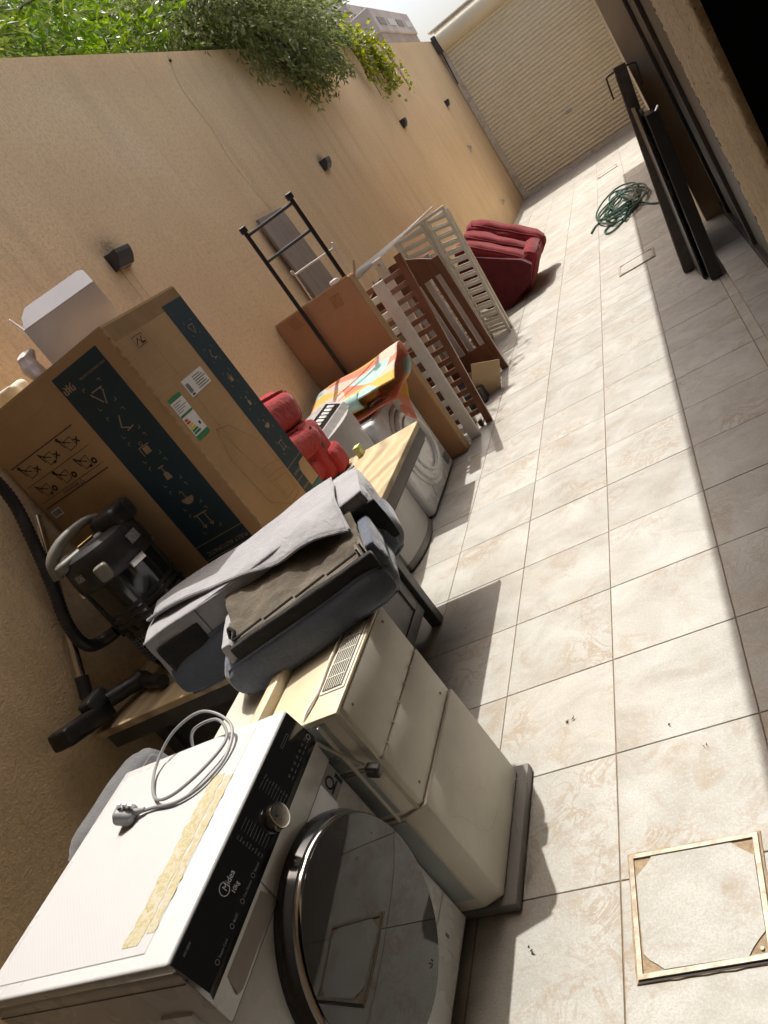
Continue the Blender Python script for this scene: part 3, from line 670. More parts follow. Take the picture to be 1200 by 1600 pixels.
k0 = MB().lathe([(.027, 0), (.0285, .004), (.0285, .018), (.026, .027), (.0235, .0285)], 40, kn).build('selector_knob', T_CHROME, ws, smooth=True, ang=35)
MB().lathe([(.0232, .0284), (.021, .0292), (.002, .0292)], 40, kn).build('knob_face', T_BRUSH, k0, smooth=True)
# drawer handle recess and fascia seam
prof_box([(x1-.012, .7135), (x1+.009, .7155), (x1+.0035, .655), (x1-.012, .655)], y0+.003, y1-.003, 'fascia', T_WHITE, ws)
MB().prism([(.662, .668), (.675, .662), (.838, .664), (.85, .674), (.84, .708), (.672, .708)], 0, .003, frame((x1+.0052, 0, 0), (0, 1, 0), (0, 0, 1))).build('drawer_grip', M('taupe_grip', (0.30, 0.27, 0.245), 0.4), ws)
MB().box(x1-.001, x1+.0006, y0+.004, y1-.004, .6505, .6525).build('seam', T_TRAY, ws)
MB().box(x1-.001, x1+.0095, .853, .8545, .654, .7145).build('seam', T_TRAY, ws)
# sticker with a ring mark
stf = frame((x1+.0009, 1.150, .652), (0, 1, 0), (0, 0, 1))
sk = MB().poly([(0, 0), (.062, 0), (.062, -.062), (0, -.062)], stf).build('sticker', M('sticker_grey', (0.35, 0.34, 0.36), 0.5), ws)
q_ = MB(); q_.stroke([(.024+.014*math.cos(a*.35), -.024+.014*math.sin(a*.35)) for a in range(18)], .005, frame((x1+.0014, 1.150, .652), (0, 1, 0), (0, 0, 1)), True)
q_.poly([(.006, -.046), (.046, -.046), (.046, -.040), (.006, -.040)], frame((x1+.0014, 1.150, .652), (0, 1, 0), (0, 0, 1)))
q_.poly([(.048, -.030), (.060, -.030), (.060, -.060), (.048, -.060)], frame((x1+.0014, 1.150, .652), (0, 1, 0), (0, 0, 1))); q_.build('sticker_print', T_BLUE, sk)
# door
DC = Vector((x1, .938, .415)); dm = frame(DC, (0, 1, 0), (0, 0, 1))
dr = MB().lathe([(.258, -.004), (.258, .010), (.251, .024), (.2445, .037)], 72, dm, cap=False).build('door', T_BLACKG, ws, smooth=True)
MB().lathe([(.2440, .0365), (.2450, .041), (.2440, .047), (.2405, .0525), (.2375, .0545)], 72, dm, cap=False).build('chrome_ring', T_CHROME, dr, smooth=True)
T_GLASS = M('smoked_mirror_glass', (0.022, 0.021, 0.021), 0.03, 0.05, 9, spec=0.5); T_GLASS.node_tree.nodes['Principled BSDF'].inputs['IOR'].default_value = 1.5
for l_ in list(T_GLASS.node_tree.links):
    if l_.to_socket.name == 'Roughness': T_GLASS.node_tree.links.remove(l_)
T_GLASS.node_tree.nodes['Principled BSDF'].inputs['Roughness'].default_value = 0.02
MB().lathe([(.2378, .0525), (.2368, .0555), (.20, .0585), (.15, .0610), (.10, .0628), (.05, .0638), (.004, .0642)], 72, dm).build('door_glass', T_GLASS, dr, smooth=True, ang=60)
MB().box(x1-.001, x1+.002, 1.095, 1.212, .045, .15, bev=.002, seg=1).build('filter_hatch', T_WHITE, ws)
MB().box(x1, x1+.0035, 1.118, 1.126, .098, .112).build('hatch_slot', T_TRAY, ws)
for yy in (.66, 1.18):
    for xx in (-1.73, -1.25): MB().lathe([(.022, .002), (.022, .012), (.012, .014), (.012, .034)], 14, Matrix.Translation((xx, yy, 0))).build('foot', T_BLACK, ws)
# pressed ribs on the near side panel
for (xx, zz) in ((-1.30, .56), (-1.42, .53), (-1.54, .50), (-1.30, .26), (-1.42, .24)):
    MB().cushion(.045, .007, .14, .006, 8, mtx=Matrix.Translation((xx, y0-.001, zz))).build('pressed_rib', T_WHITE, ws, smooth=True)
MB().box(x0+.01, x1-.004, y0-.0015, y0+.002, .772, .7735).build('seam', T_TRAY, ws)
# power cord lying on the machine
Zc = .8385
cp = [(-1.565, 1.052), (-1.52, 1.055), (-1.43, 1.046), (-1.36, 1.075), (-1.325, 1.15), (-1.345, 1.235), (-1.45, 1.29), (-1.565, 1.275), (-1.60, 1.19), (-1.53, 1.085), (-1.44, 1.060), (-1.37, 1.125), (-1.345, 1.20), (-1.40, 1.262), (-1.50, 1.272), (-1.57, 1.285)]
zz = [0.003, 0, 0, 0, .002, .02, .05, .035, .008, .004, .012, .010, .012, .03, .02, -.05]
cp = [(min(x, 9), y-.028, Zc+z) for (x, y), z in zip(cp, zz)]
cp += [(-1.60, 1.262, .70), (-1.66, 1.25, .45)]
cord = MB().tube(spline(cp, 8), .0040, 8).build('power_cord', T_GREYC, ws, smooth=True)
pm = Matrix.Translation((-1.597, 1.018, Zc+.014)) @ Matrix.Rotation(R(12), 4, 'Z') @ Matrix.Rotation(R(38), 4, 'Y')
pg = MB().cushion(.026, .024, .019, .013, 10, mtx=pm).build('plug', T_GREYC, cord, smooth=True)
MB().box(-.004, .004, -.003, .003, .018, .036, mtx=pm).box(-.018, -.010, -.003, .003, .018, .034, mtx=pm).box(.008, .016, -.003, .003, .018, .034, mtx=pm).build('pin', T_CHROME, cord)
MB().tube([(-1.578, 1.022, Zc+.010), (-1.545, 1.027, Zc+.003)], [.0085, .0055], 10).build('strain_relief', T_GREYC, cord, smooth=True)

# ---- grey upholstered seat back behind the washer
gs = root('upholstered_seat', (-2.05, 1.215, 0), 'grey rounded upholstered seat back wedged between washing machine and wall', 'seat')
MB().cushion(.085, .20, .39, .083, 16, puff=.010, wr=.006, mtx=Matrix.Translation((-1.885, 1.205, .405))).build('backrest', T_GREYF, gs, smooth=True)
MB().cushion(.09, .21, .14, .07, 10, mtx=Matrix.Translation((-2.07, 1.215, .15))).build('seat', T_GREYF, gs, smooth=True)

# ---- beige appliance
bg_ = root('beige_appliance', (-1.33, 1.45, 0), 'slim beige cabinet appliance with top vent grille, standing beside the washing machine', 'appliance')
MB().box(-1.60, -1.052, 1.228, 1.70, .003, .034, bev=.006).build('base_tray', T_TRAY, bg_, smooth=True)
def chbox(x0, x1, y0, y1, z0, z1, ch, bev=.004):   # vertical chamfer on the (x1,y0) edge
    b = bmesh.new(); pts = [(x0, y0), (x1-ch, y0), (x1, y0+ch*.45), (x1, y1), (x0, y1)]
    mb = MB().prism(pts, z0, z1); b = bmesh.new(); vv = [b.verts.new(v) for v in mb.v]
    for f in mb.f: b.faces.new([vv[i] for i in f])
    bmesh.ops.bevel(b, geom=b.edges[:], offset=bev, segments=2, affect='EDGES', profile=.5); return MB().bm(b)
chbox(-1.585, -1.098, 1.240, 1.665, .5825, .752, .05).build('upper_cover', T_BEIGE, bg_, smooth=True)
chbox(-1.585, -1.096, 1.238, 1.667, .4085, .5805, .05).build('middle_cover', T_BEIGE, bg_, smooth=True)
chbox(-1.585, -1.088, 1.232, 1.672, .036, .4065, .055).build('lower_cover', T_BEIGE, bg_, smooth=True)
MB().box(-1.58, -1.106, 1.25, 1.655, .05, .75).build('inner_case', T_BEIGE, bg_)
for y in (1.30, 1.37, 1.44, 1.51, 1.58, 1.64): MB().box(-1.099, -1.092, y, y+.006, .579, .5865, bev=.001, seg=1).build('clip', T_BEIGE, bg_)
MB().box(-1.575, -1.150, 1.2365, 1.2420, .595, .745).build('side_panel', T_BGREY, bg_)
MB().box(-1.575, -1.150, 1.2345, 1.2400, .425, .575).build('side_panel', T_BGREY, bg_)
MB().box(-1.575, -1.150, 1.2290, 1.2345, .08, .395).build('side_panel', T_BGREY, bg_)
MB().box(-1.168, -1.164, 1.226, 1.2375, .40, .745).build('trim_line', T_WHP, bg_)
MB().box(-1.36, -1.22, 1.2325, 1.2372, .66, .725, bev=.003).build('grip_recess', T_TRAY, bg_)
lb = MB().poly([(0, 0), (.045, 0), (.045, .03), (0, .03)], frame((-1.225, 1.2360, .62), (1, 0, 0), (0, 0, 1))).build('rating_label', T_BGREY, bg_)
q_ = MB()
for k in range(4): q_.stroke([(.004, .006+k*.006), (.03+.008*(k % 2), .006+k*.006)], .0015, frame((-1.225, 1.2355, .62), (1, 0, 0), (0, 0, 1)))
q_.build('label_print', T_INK, lb)
MB().box(-1.345, -1.098, 1.236, 1.668, .753, .763, bev=.004).build('top_plate', T_CREAM, bg_, smooth=True)
MB().box(-1.385, -1.350, 1.236, 1.668, .70, .792, bev=.006).build('top_rim', T_CREAM, bg_, smooth=True)
gr = MB().box(-1.182, -1.104, 1.325, 1.590, .7632, .766).build('vent_grille', T_BEIGE, bg_)
MB().box(-1.174, -1.112, 1.333, 1.582, .7655, .7668).build('vent_opening', T_INK, gr)
for k in range(9): MB().box(-1.174+k*.0073, -1.1715+k*.0073, 1.333, 1.582, .7668, .7705).build('vent_slat', T_BEIGE, gr)
for k in range(4): MB().box(-1.174, -1.112, 1.375+k*.052, 1.378+k*.052, .7672, .7712).build('vent_bar', T_BEIGE, gr)
cp = [(-1.205, 1.66, .770), (-1.19, 1.60, .769), (-1.195, 1.45, .769), (-1.188, 1.34, .769), (-1.20, 1.26, .768), (-1.205, 1.2265, .735), (-1.17, 1.225, .665), (-1.125, 1.2225, .605)]
c_ = MB().tube(spline(cp, 8), .0042, 8).build('power_cord', T_BEIGE, bg_, smooth=True)
MB().cushion(.019, .013, .017, .008, 8, mtx=Matrix.Translation((-1.108, 1.2165, .588)) @ Matrix.Rotation(R(25), 4, 'Y')).build('plug', T_BLACK, c_, smooth=True)
T_SCR = M('faint_scratch', (0.36, 0.33, 0.27), .6)
for pp in (((1.30, .30), (1.325, .27), (1.345, .22), (1.35, .17)), ((1.42, .33), (1.44, .325), (1.46, .305)), ((1.36, .17), (1.38, .14), (1.42, .12), (1.48, .11))):
    MB().tube(spline([(-1.0882, a, b_) for a, b_ in pp], 6), .0005, 4).build('scratch', T_SCR, bg_)
for a, b_ in ((1.30, .725), (1.62, .725), (1.30, .44), (1.62, .44)): MB().lathe([(.004, -.001), (.004, .0012), (.002, .0016)], 10, frame((-1.0975 if b_ > .6 else -1.0955, a, b_), (0, 1, 0), (0, 0, 1))).build('screw', T_TRAY, bg_)
wr_ = spline([(-1.045, 1.62, .03), (-1.035, 1.55, .12), (-1.045, 1.45, .09), (-1.04, 1.38, .02), (-1.045, 1.30, .012), (-1.03, 1.36, .01)], 8)
MB().tube(wr_, .0012, 5).build('loose_wire', T_GREYC, bg_)

# ---- table
tb = root('table', (-1.87, 2.43, 0), 'dark grey table with pale figured wood top carrying the carton and the grey sofa seat', 'table')
MB().box(-2.388, -1.336, 1.650, 3.214, .722, .750, bev=.003, seg=1).build('table_top', T_SLAB, tb)
MB().box(-2.37, -1.352, 1.675, 3.195, .655, .7215).build('apron', T_DGREY, tb)
MB().box(-1.356, -1.341, 1.66, 3.208, .668, .7212).build('edge_rail', T_TRAY, tb)
for (x, y) in ((-1.655, 2.72), (-2.33, 2.72), (-1.655, 1.80), (-2.33, 1.80)):
    MB().box(x, x+.055, y, y+.055, .003, .656, bev=.003, seg=1).build('leg', T_DGREY, tb)
pn = MB().box(-1.650, -1.625, 1.86, 2.715, .10, .655).build('side_panel', T_DGREY, tb)
MB().box(-1.626, -1.618, 1.87, 2.70, .11, .16).build('panel_moulding', T_DGREY, pn)
MB().box(-1.626, -1.618, 2.64, 2.70, .162, .65).build('panel_moulding', T_DGREY, pn)
MB().box(-1.626, -1.618, 1.87, 1.93, .162, .65).build('panel_moulding', T_DGREY, pn)
MB().box(-2.33, -1.66, 2.74, 2.755, .12, .655).build('end_panel', T_DGREY, tb)
MB().box(-2.33, -1.66, 1.825, 1.84, .10, .655).build('end_panel', T_DGREY, tb)

# ---- big washing machine carton, standing upside down
cx0, cx1, cy0, cy1, cz0, cz1 = -2.382, -1.620, 2.170, 2.690, .7515, 1.812
ct = root('carton', (-2.0, 2.43, .75), 'tall upside-down brown washing machine carton with navy stripes, standing on the table', 'carton')
body = MB()
b = bmesh.new(); bmesh.ops.create_cube(b, size=1)
for q in b.verts: q.co = Vector(((q.co.x+.5)*(cx1-cx0)+cx0, (q.co.y+.5)*(cy1-cy0)+cy0, (q.co.z+.5)*(cz1-cz0)+cz0))
ed = [e for e in b.edges if abs(e.verts[0].co.z-e.verts[1].co.z) > .5]
bmesh.ops.bevel(b, geom=ed, offset=.010, segments=3, affect='EDGES', profile=.5)
body.bm(b); cb = body.build('carton_body', T_CARD, ct, smooth=True)
MB().box(cx0+.002, cx1-.003, cy0+.003, cy0+.006, cz1, cz1+.010).build('flap_edge', T_CARD3, ct)
MB().box(cx1-.006, cx1-.002, cy0+.01, cy1-.004, cz1, cz1+.008).build('flap_edge', T_CARD3, ct)
fL = lambda x, z, d=.0006: frame((x, cy0-d, z), (-1, 0, 0), (0, 0, -1))   # upside-down print on the face towards the camera
fR = lambda y, z, d=.0006: frame((cx1+d, y, z), (0, -1, 0), (0, 0, -1))
MB().poly([(1.682, 0), (1.922, 0), (1.922, 1.03), (1.682, 1.03)], frame((0, cy0-.0006, .755), (-1, 0, 0), (0, 0, 1))).build('navy_stripe', T_BLUE, ct)
MB().poly([(2.532, 0), (2.686, 0), (2.686, 1.018), (2.532, 1.018)], frame((cx1+.0006, 0, .755), (0, 1, 0), (0, 0, 1))).build('navy_stripe', T_BLUE, ct)
MB().poly([(2.532, 0), (2.686, 0), (2.686, .135), (2.532, .135)], frame((cx1+.0011, 0, .755), (0, 1, 0), (0, 0, 1))).build('teal_panel', T_TEAL, ct)
MB().poly([(2.60, .14), (2.684, .14), (2.684, .245), (2.625, .245), (2.60, .22)], frame((cx1+.0014, 0, .755), (0, 1, 0), (0, 0, 1))).build('torn_tape', T_CARD3, ct)
MB().poly([(cy0+.012, 0), (cy1-.004, 0), (cy1-.004, .058), (cy0+.012, .058)], frame((cx1+.0004, 0, cz1-.058), (0, 1, 0), (0, 0, 1))).build('packing_tape', M('glossy_packing_tape', (0.34, 0.225, 0.12), 0.2, 0.1, 20, coat=.4), ct)
def icons(F, sc, n=6):
    mb = MB()
    def S(pts, w, **k): mb.stroke([(a*sc, b*sc) for a, b in pts], w*sc, F(0, 0) if False else k.pop('m'), k.get('closed', False))
    return mb
def icon_column(fr, wd, z_list, sc):
    mb = MB()
    for k, dz in enumerate(z_list):
        m_ = fr(dz)
        b_ = .5*sc
        for sx in (-1, 1):
            for sy in (-1, 1):
                mb.stroke([(sx*b_, sy*(b_-.12*sc)), (sx*b_, sy*b_), (sx*(b_-.12*sc), sy*b_)], .022*sc, m_)
        if k == 0:   # two arrows up
            for ox in (-.2, .2): mb.stroke([(ox*sc, -.3*sc), (ox*sc, .3*sc)], .05*sc, m_); mb.stroke([((ox-.1)*sc, .18*sc), (ox*sc, .3*sc), ((ox+.1)*sc, .18*sc)], .04*sc, m_)
            mb.stroke([(-.34*sc, -.34*sc), (.34*sc, -.34*sc)], .05*sc, m_)
        elif k == 1:  # umbrella
            mb.poly([(.32*sc*math.cos(a), .05*sc+.3*sc*math.sin(a)) for a in [math.pi*q/10 for q in range(11)]], m_); mb.stroke([(0, .05*sc), (0, -.25*sc), (.08*sc, -.3*sc), (.13*sc, -.24*sc)], .04*sc, m_)
        elif k == 2:  # glass
            mb.poly([(-.16*sc, .3*sc), (.16*sc, .3*sc), (.13*sc, .02*sc), (0, -.06*sc), (-.13*sc, .02*sc)], m_); mb.stroke([(0, -.05*sc), (0, -.28*sc)], .05*sc, m_); mb.stroke([(-.14*sc, -.29*sc), (.14*sc, -.29*sc)], .05*sc, m_)
        elif k == 3:  # box held by a truck
            mb.poly([(-.2*sc, -.05*sc), (.12*sc, -.05*sc), (.12*sc, .25*sc), (-.2*sc, .25*sc)], m_); mb.stroke([(-.3*sc, -.1*sc), (.25*sc, -.1*sc), (.25*sc, .28*sc)], .04*sc, m_)
            mb.stroke([(.08*sc*math.cos(q*.785), -.24*sc+.08*sc*math.sin(q*.785)) for q in range(8)], .04*sc, m_, True)
        elif k == 4:  # hook
            mb.stroke([(-.15*sc, .3*sc), (.2*sc, .1*sc), (-.05*sc, -.3*sc)], .06*sc, m_); mb.stroke([(-.3*sc, .28*sc), (.05*sc, .33*sc)], .05*sc, m_)
        elif k == 5:  # recycling triangle
            for q in range(3):
                a = math.pi/2+q*2*math.pi/3; a2 = a+2*math.pi/3
                A = Vector((math.cos(a), math.sin(a)))*.42*sc; B = Vector((math.cos(a2), math.sin(a2)))*.42*sc
                mb.stroke([tuple(A.lerp(B, .14)), tuple(A.lerp(B, .80))], .05*sc, m_); mb.stroke([tuple(A.lerp(B, .16)+Vector((0, .05*sc))), tuple(A.lerp(B, .05))], .05*sc, m_)
    return mb
zs = [1.095, 1.205, 1.315, 1.425, 1.535, 1.655]
icon_column(lambda z: fL(-1.800, z, .0012), .2, zs, .088).build('handling_symbols', T_TANINK, ct, kind='stuff')
icon_column(lambda z: fR(2.61, z, .0012), .15, zs, .060).build('handling_symbols', T_TANINK, ct, kind='stuff')
tx = MB(); tx.mb(text('WASHING MACHINE', .0225, fL(-1.690, .930, .0012), .0004)); tx.mb(text('FULLY AUTOMATIC', .0235, fL(-1.690, .985, .0012)))
for z in (.955, 1.02): tx.stroke([(1.682, 0), (1.922, 0)], .0025, frame((0, cy0-.0012, z), (-1, 0, 0), (0, 0, 1)))
tx.build('lettering', T_TANINK, ct)
tx = MB(); tx.mb(text('WASHING MACHINE', .0145, fR(2.675, .922, .0012))); tx.mb(text('FULLY AUTOMATIC', .0150, fR(2.675, .988, .0012)))
for z in (.955, 1.02): tx.stroke([(2.532, 0), (2.686, 0)], .002, frame((cx1+.0012, 0, z), (0, 1, 0), (0, 0, 1)))
tx.mb(text('Midea', .05, fR(2.675, .865, .0018), .0005)); tx.build('lettering', T_TANINK, ct)
tx = MB(); tx.mb(text('HIGH STRENGTH CARTON', .011, fL(-1.69, 1.735, .0012)))
for k in range(5): tx.poly([(1.86+k*.012, 0), (1.866+k*.012, 0), (1.866+k*.012, .03-.006*abs(k-2)), (1.86+k*.012, .03-.006*abs(k-2))], frame((0, cy0-.0012, 1.715), (-1, 0, 0), (0, 0, 1)))
tx.stroke([(1.865, .002), (1.905, .03)], .003, frame((0, cy0-.0014, 1.713), (-1, 0, 0), (0, 0, 1))); tx.stroke([(1.865, .03), (1.905, .002)], .003, frame((0, cy0-.0014, 1.713), (-1, 0, 0), (0, 0, 1)))
tx.build('carton_mark', T_TANINK, ct, kind='stuff')
# attention panel in black ink
q_ = MB(); FA = frame((0, cy0-.0008, 0), (-1, 0, 0), (0, 0, 1))
for z, wd in ((1.633, .004), (1.545, .002), (1.468, .002), (1.443, .004)): q_.stroke([(1.985, z), (2.352, z)], wd, FA)
for k in range(3):
    xc = 2.055+k*.118
    for row, zc in ((0, 1.59), (1, 1.506)):
        q_.stroke([(xc-.03+.006*row, zc-.022), (xc+.012, zc-.026), (xc+.016, zc+.012), (xc-.026, zc+.016)], .0025, FA, True)
        q_.stroke([(xc+.01, zc+.008), (xc+.03, zc+.028), (xc+.022, zc-.006)], .005, FA); q_.stroke([(xc-.012, zc-.004), (xc+.022, zc+.018)], .004, FA)
        q_.poly([(xc+.03+.008*math.cos(a*.785), zc+.03+.008*math.sin(a*.785)) for a in range(8)] if row == k % 2 else [(xc-.02, zc-.03), (xc-.008, zc-.03), (xc-.008, zc-.02), (xc-.02, zc-.02)], FA)
        if row == 0: q_.stroke([(xc-.05, zc-.016), (xc-.034, zc)], .006, FA); q_.stroke([(xc-.05, zc), (xc-.034, zc-.016)], .006, FA)
        else: q_.stroke([(xc-.042+.009*math.cos(a*.628), zc-.016+.009*math.sin(a*.628)) for a in range(10)], .006, FA, True)
q_.mb(text('Attention', .024, fL(-2.14, 1.463, .0009))); q_.stroke([(2.115, 1.449), (2.125, 1.464), (2.135, 1.449)], .002, FA, True)
q_.build('attention_panel', T_INK, ct, kind='stuff')
lb = MB().poly([(2.30, 1.395), (2.352, 1.395), (2.352, 1.427), (2.30, 1.427)], FA).build('barcode_label', T_PAPER, ct)
q_ = MB(); x = 2.304
while x < 2.346:
    wd = random.choice((.001, .002, .003)); q_.poly([(x, 1.401), (x+wd, 1.401), (x+wd, 1.422), (x, 1.422)], frame((0, cy0-.0013, 0), (-1, 0, 0), (0, 0, 1))); x += wd+random.choice((.001, .002))
q_.build('bars', T_INK, lb, kind='stuff')
FR0 = lambda d: frame((cx1+d, 0, 0), (0, 1, 0), (0, 0, 1))
# energy label
el = MB().poly([(2.198, 1.338), (2.286, 1.338), (2.286, 1.507), (2.198, 1.507)], FR0(.0010)).build('energy_label', T_PAPER, ct)
MB().poly([(2.198, 1.338), (2.286, 1.338), (2.286, 1.356), (2.198, 1.356)], FR0(.0014)).build('green_band', T_GREEN, el)
MB().poly([(2.198, 1.492), (2.286, 1.492), (2.286, 1.507), (2.198, 1.507)], FR0(.0014)).build('green_band', T_GREEN, el)
for k, mt_ in enumerate((T_GREEN, T_GREEN, T_YEL, T_YEL, T_RED, T_RED)):
    MB().poly([(2.203, 1.362+k*.0105), (2.246-.005*k, 1.362+k*.0105), (2.250-.005*k, 1.366+k*.0105), (2.246-.005*k, 1.370+k*.0105), (2.203, 1.370+k*.0105)], FR0(.0014)).build('rating_bar', mt_, el)
MB().poly([(2.20, 1.432), (2.284, 1.432), (2.284, 1.440), (2.20, 1.440)], FR0(.0014)).build('green_rule', T_GREEN, el)
q_ = MB(); q_.poly([(2.262, 1.378), (2.274, 1.378), (2.274, 1.390), (2.262, 1.390)], FR0(.0014))
for k in range(5): q_.stroke([(2.206, 1.450+k*.008), (2.24+.02*(k % 3), 1.450+k*.008)], .0018, FR0(.0014))
q_.build('label_print', T_INK, el, kind='stuff')
wl2 = MB().poly([(2.330, 1.461), (2.491, 1.463), (2.491, 1.530), (2.330, 1.529)], FR0(.0010)).build('address_label', T_PAPER, ct)
q_ = MB()
for k in range(6): q_.stroke([(2.40+.004*(k % 2), 1.472+k*.009), (2.482-.01*(k % 3), 1.472+k*.009)], .0026, FR0(.0014))
for k in range(12): q_.poly([(2.338, 1.476+k*.0030), (2.362, 1.476+k*.0030), (2.362, 1.4776+k*.0030), (2.338, 1.4776+k*.0030)], FR0(.0014))
q_.poly([(2.34, 1.465), (2.36, 1.465), (2.36, 1.471), (2.34, 1.471)], FR0(.0014)); q_.build('label_print', T_INK, wl2, kind='stuff')
for (pa_, pb_) in (((2.20, 1.25), (2.33, 1.02)), ((2.45, 1.62), (2.52, 1.40)), ((2.22, 1.66), (2.26, 1.55))):
    MB().stroke([pa_, ((pa_[0]+pb_[0])/2+.01, (pa_[1]+pb_[1])/2), pb_], .0016, FR0(.0007)).build('scuff', T_CARD3, ct)
we = MB()
for k in range(26):
    z_ = .78+k*.04; we.box(cx1-.008, cx1-.001, cy0+.0005, cy0+.006, z_, z_+random.uniform(.008, .03), mtx=Matrix.Translation((.0012, -.0012, 0)))
we.build('worn_corner', T_CARD3, ct, kind='stuff')
# small boxed mark and line drawing of a machine
q_ = MB(); q_.stroke([(2.262, 1.700), (2.328, 1.700), (2.328, 1.738), (2.262, 1.738)], .0015, FR0(.0009), True)
q_.stroke([(2.27, 1.71), (2.29, 1.728), (2.30, 1.712), (2.315, 1.728)], .004, FR0(.0009)); q_.poly([(2.30, 1.705), (2.322, 1.705), (2.322, 1.711), (2.30, 1.711)], FR0(.0009)); q_.build('boxed_mark', T_INK, ct, kind='stuff')
T_LINE = M('faint_brown_line', (0.20, 0.125, 0.06), .8)
q_ = MB(); A = [(2.32, 1.325), (2.40, 1.302), (2.50, 1.18), (2.52, 1.06), (2.505, .93), (2.40, .925)]
q_.stroke(A, .0018, FR0(.0009)); q_.stroke([(2.32, 1.325), (2.275, 1.21), (2.30, 1.0), (2.40, .925)], .0018, FR0(.0009)); q_.stroke([(2.32, 1.325), (2.385, 1.10), (2.40, .925)], .0016, FR0(.0009))
q_.stroke([(2.385, 1.10), (2.44, 1.095), (2.515, 1.075)], .0016, FR0(.0009)); q_.stroke([(2.392, 1.06), (2.45, 1.055), (2.518, 1.04)], .0016, FR0(.0009)); q_.stroke([(2.41, 1.035), (2.505, 1.02), (2.495, .95), (2.415, .95)], .0016, FR0(.0009), True)
q_.build('line_drawing', T_LINE, ct, kind='stuff')
q_ = MB(); q_.stroke([(2.345, 1.80), (2.352, 1.2)], .0015, FR0(.0008)); q_.build('crease', T_LINE, ct)

# ---- white open box, plastic bag on top of the carton
wb = root('white_box', (-1.85, 2.45, 1.82), 'open white cardboard box with raised flap on top of the big carton', 'box')
Rz = Matrix.Translation((-1.868, 2.395, 1.822)) @ Matrix.Rotation(R(38), 4, 'Z')
hx, hy, H = .145, .10, .145
MB().box(-hx, hx, -hy, -hy+.004, 0, H, mtx=Rz).build('front_wall', T_GREYCARD, wb)
MB().box(-hx, hx, hy-.004, hy, 0, H, mtx=Rz).build('back_wall', T_GREYCARD, wb)
MB().box(-hx, -hx+.004, -hy+.004, hy-.004, 0, H, mtx=Rz).build('side_wall', T_GREYCARD, wb)
MB().box(hx-.004, hx, -hy+.004, hy-.004, 0, H, mtx=Rz).build('side_wall', T_GREYCARD, wb)
MB().box(-hx+.004, hx-.004, -hy+.004, hy-.004, 0, .004, mtx=Rz).build('floor_panel', T_GREYCARD, wb)
mm = Rz @ Matrix.Translation((0, hy-.004, H)) @ Matrix.Rotation(R(165), 4, 'X')
MB().prism([(-hx, 0), (hx, 0), (hx, .10), (hx-.012, .115), (-hx+.012, .115), (-hx, .10)], 0, .0035, mm).build('lid_flap', T_GREYCARD, wb)
mm = Rz @ Matrix.Translation((0, -hy+.002, H)) @ Matrix.Rotation(R(58), 4, 'X')
MB().prism([(-hx+.004, 0), (hx-.002, 0), (hx-.004, .062), (hx-.02, .072), (-hx+.05, .072), (-hx+.02, .045)], 0, .003, mm).build('tuck_flap', T_GREYCARD, wb)
mm = Rz @ Matrix.Translation((-hx, 0, H)) @ Matrix.Rotation(R(90), 4, 'Z') @ Matrix.Rotation(R(75), 4, 'X')
MB().prism([(-hy+.01, 0), (hy-.01, 0), (hy-.03, .05), (.02, .075), (-hy+.04, .06)], 0, .003, mm).build('side_flap', T_GREYCARD, wb)
def crumple(C, h, seed, n=12, amp=.02):
    return MB().cushion(h[0], h[1], h[2], min(h)*.7, n, wr=amp, ws=22, mtx=Matrix.Translation(C), seed=seed)
T_BAG = M('thin_white_plastic', (0.72, 0.66, 0.64), 0.3, 0.1, 40)
crumple((-1.995, 2.225, 1.862), (.026, .032, .055), 3).build('plastic_bag', T_BAG, smooth=True, ang=25, label='crumpled white and pink plastic bag beside the white box', cat='bag')
crumple((-2.225, 2.30, 1.845), (.06, .05, .03), 9, 10, .01).build('paper_bundle', M('pale_yellow_paper', (0.66, 0.62, 0.47), .7), smooth=True, ang=25, label='pale yellow paper bundle at the left end of the carton top', cat='paper')

# ---- grey sofa seat lying upside down on the table
SO = Vector((-1.93, 1.62, .752)); E1 = Vector((.921, .390, 0)); E2 = Vector((.390, -.921, 0)); EZ = Vector((0, 0, 1))
sm = Matrix((E1, -E2, EZ)).transposed().to_4x4(); sm.translation = SO     # local x = along, y = towards the wall, z up
sf = root('sofa_seat', tuple(SO), 'overturned grey sofa seat with torn lining and loose flap, lying across the table', 'sofa')
def T3(x, y, z): return sm @ Matrix.Translation((x, y, z))
MB().cushion(.415, .155, .085, .075, 16, puff=.012, wr=.008, ws=7, mtx=T3(.51, .03, .090)).build('seat_cushion', T_NAVY, sf, smooth=True)
MB().cushion(.405, .148, .088, .024, 16, puff=.006, wr=.008, ws=8, mtx=T3(.51, .045, .168), seed=4).build('seat_body', T_SOFA, sf, smooth=True)
for sx, sw in ((.205, .078), (.885, .045)):
    MB().cushion(sw, .009, .070, .008, 8, wr=.004, ws=14, mtx=T3(sx, -.106, .145)).build('arm_end', T_BLKF, sf, smooth=True)
MB().cushion(.275, .135, .066, .060, 16, puff=.008, wr=.006, ws=7, mtx=T3(.60, -.225, .072), seed=8).build('seat_cushion', T_NAVY, sf, smooth=True)
for yy_, zz_ in ((.192, .250), (-.102, .250)):
    MB().tube(spline([T3(.11+.8*k/10, yy_+.003*math.sin(k*2.1), zz_+.004*math.sin(k*1.3)).translation for k in range(11)], 4), .0045, 6).build('piping', T_SOFA, sf, smooth=True)
for ss_ in (.30, .78):
    MB().tube([T3(ss_, -.106, z_).translation for z_ in (.09, .15, .20, .25)], .003, 5).build('seam', T_NAVY, sf, smooth=True)
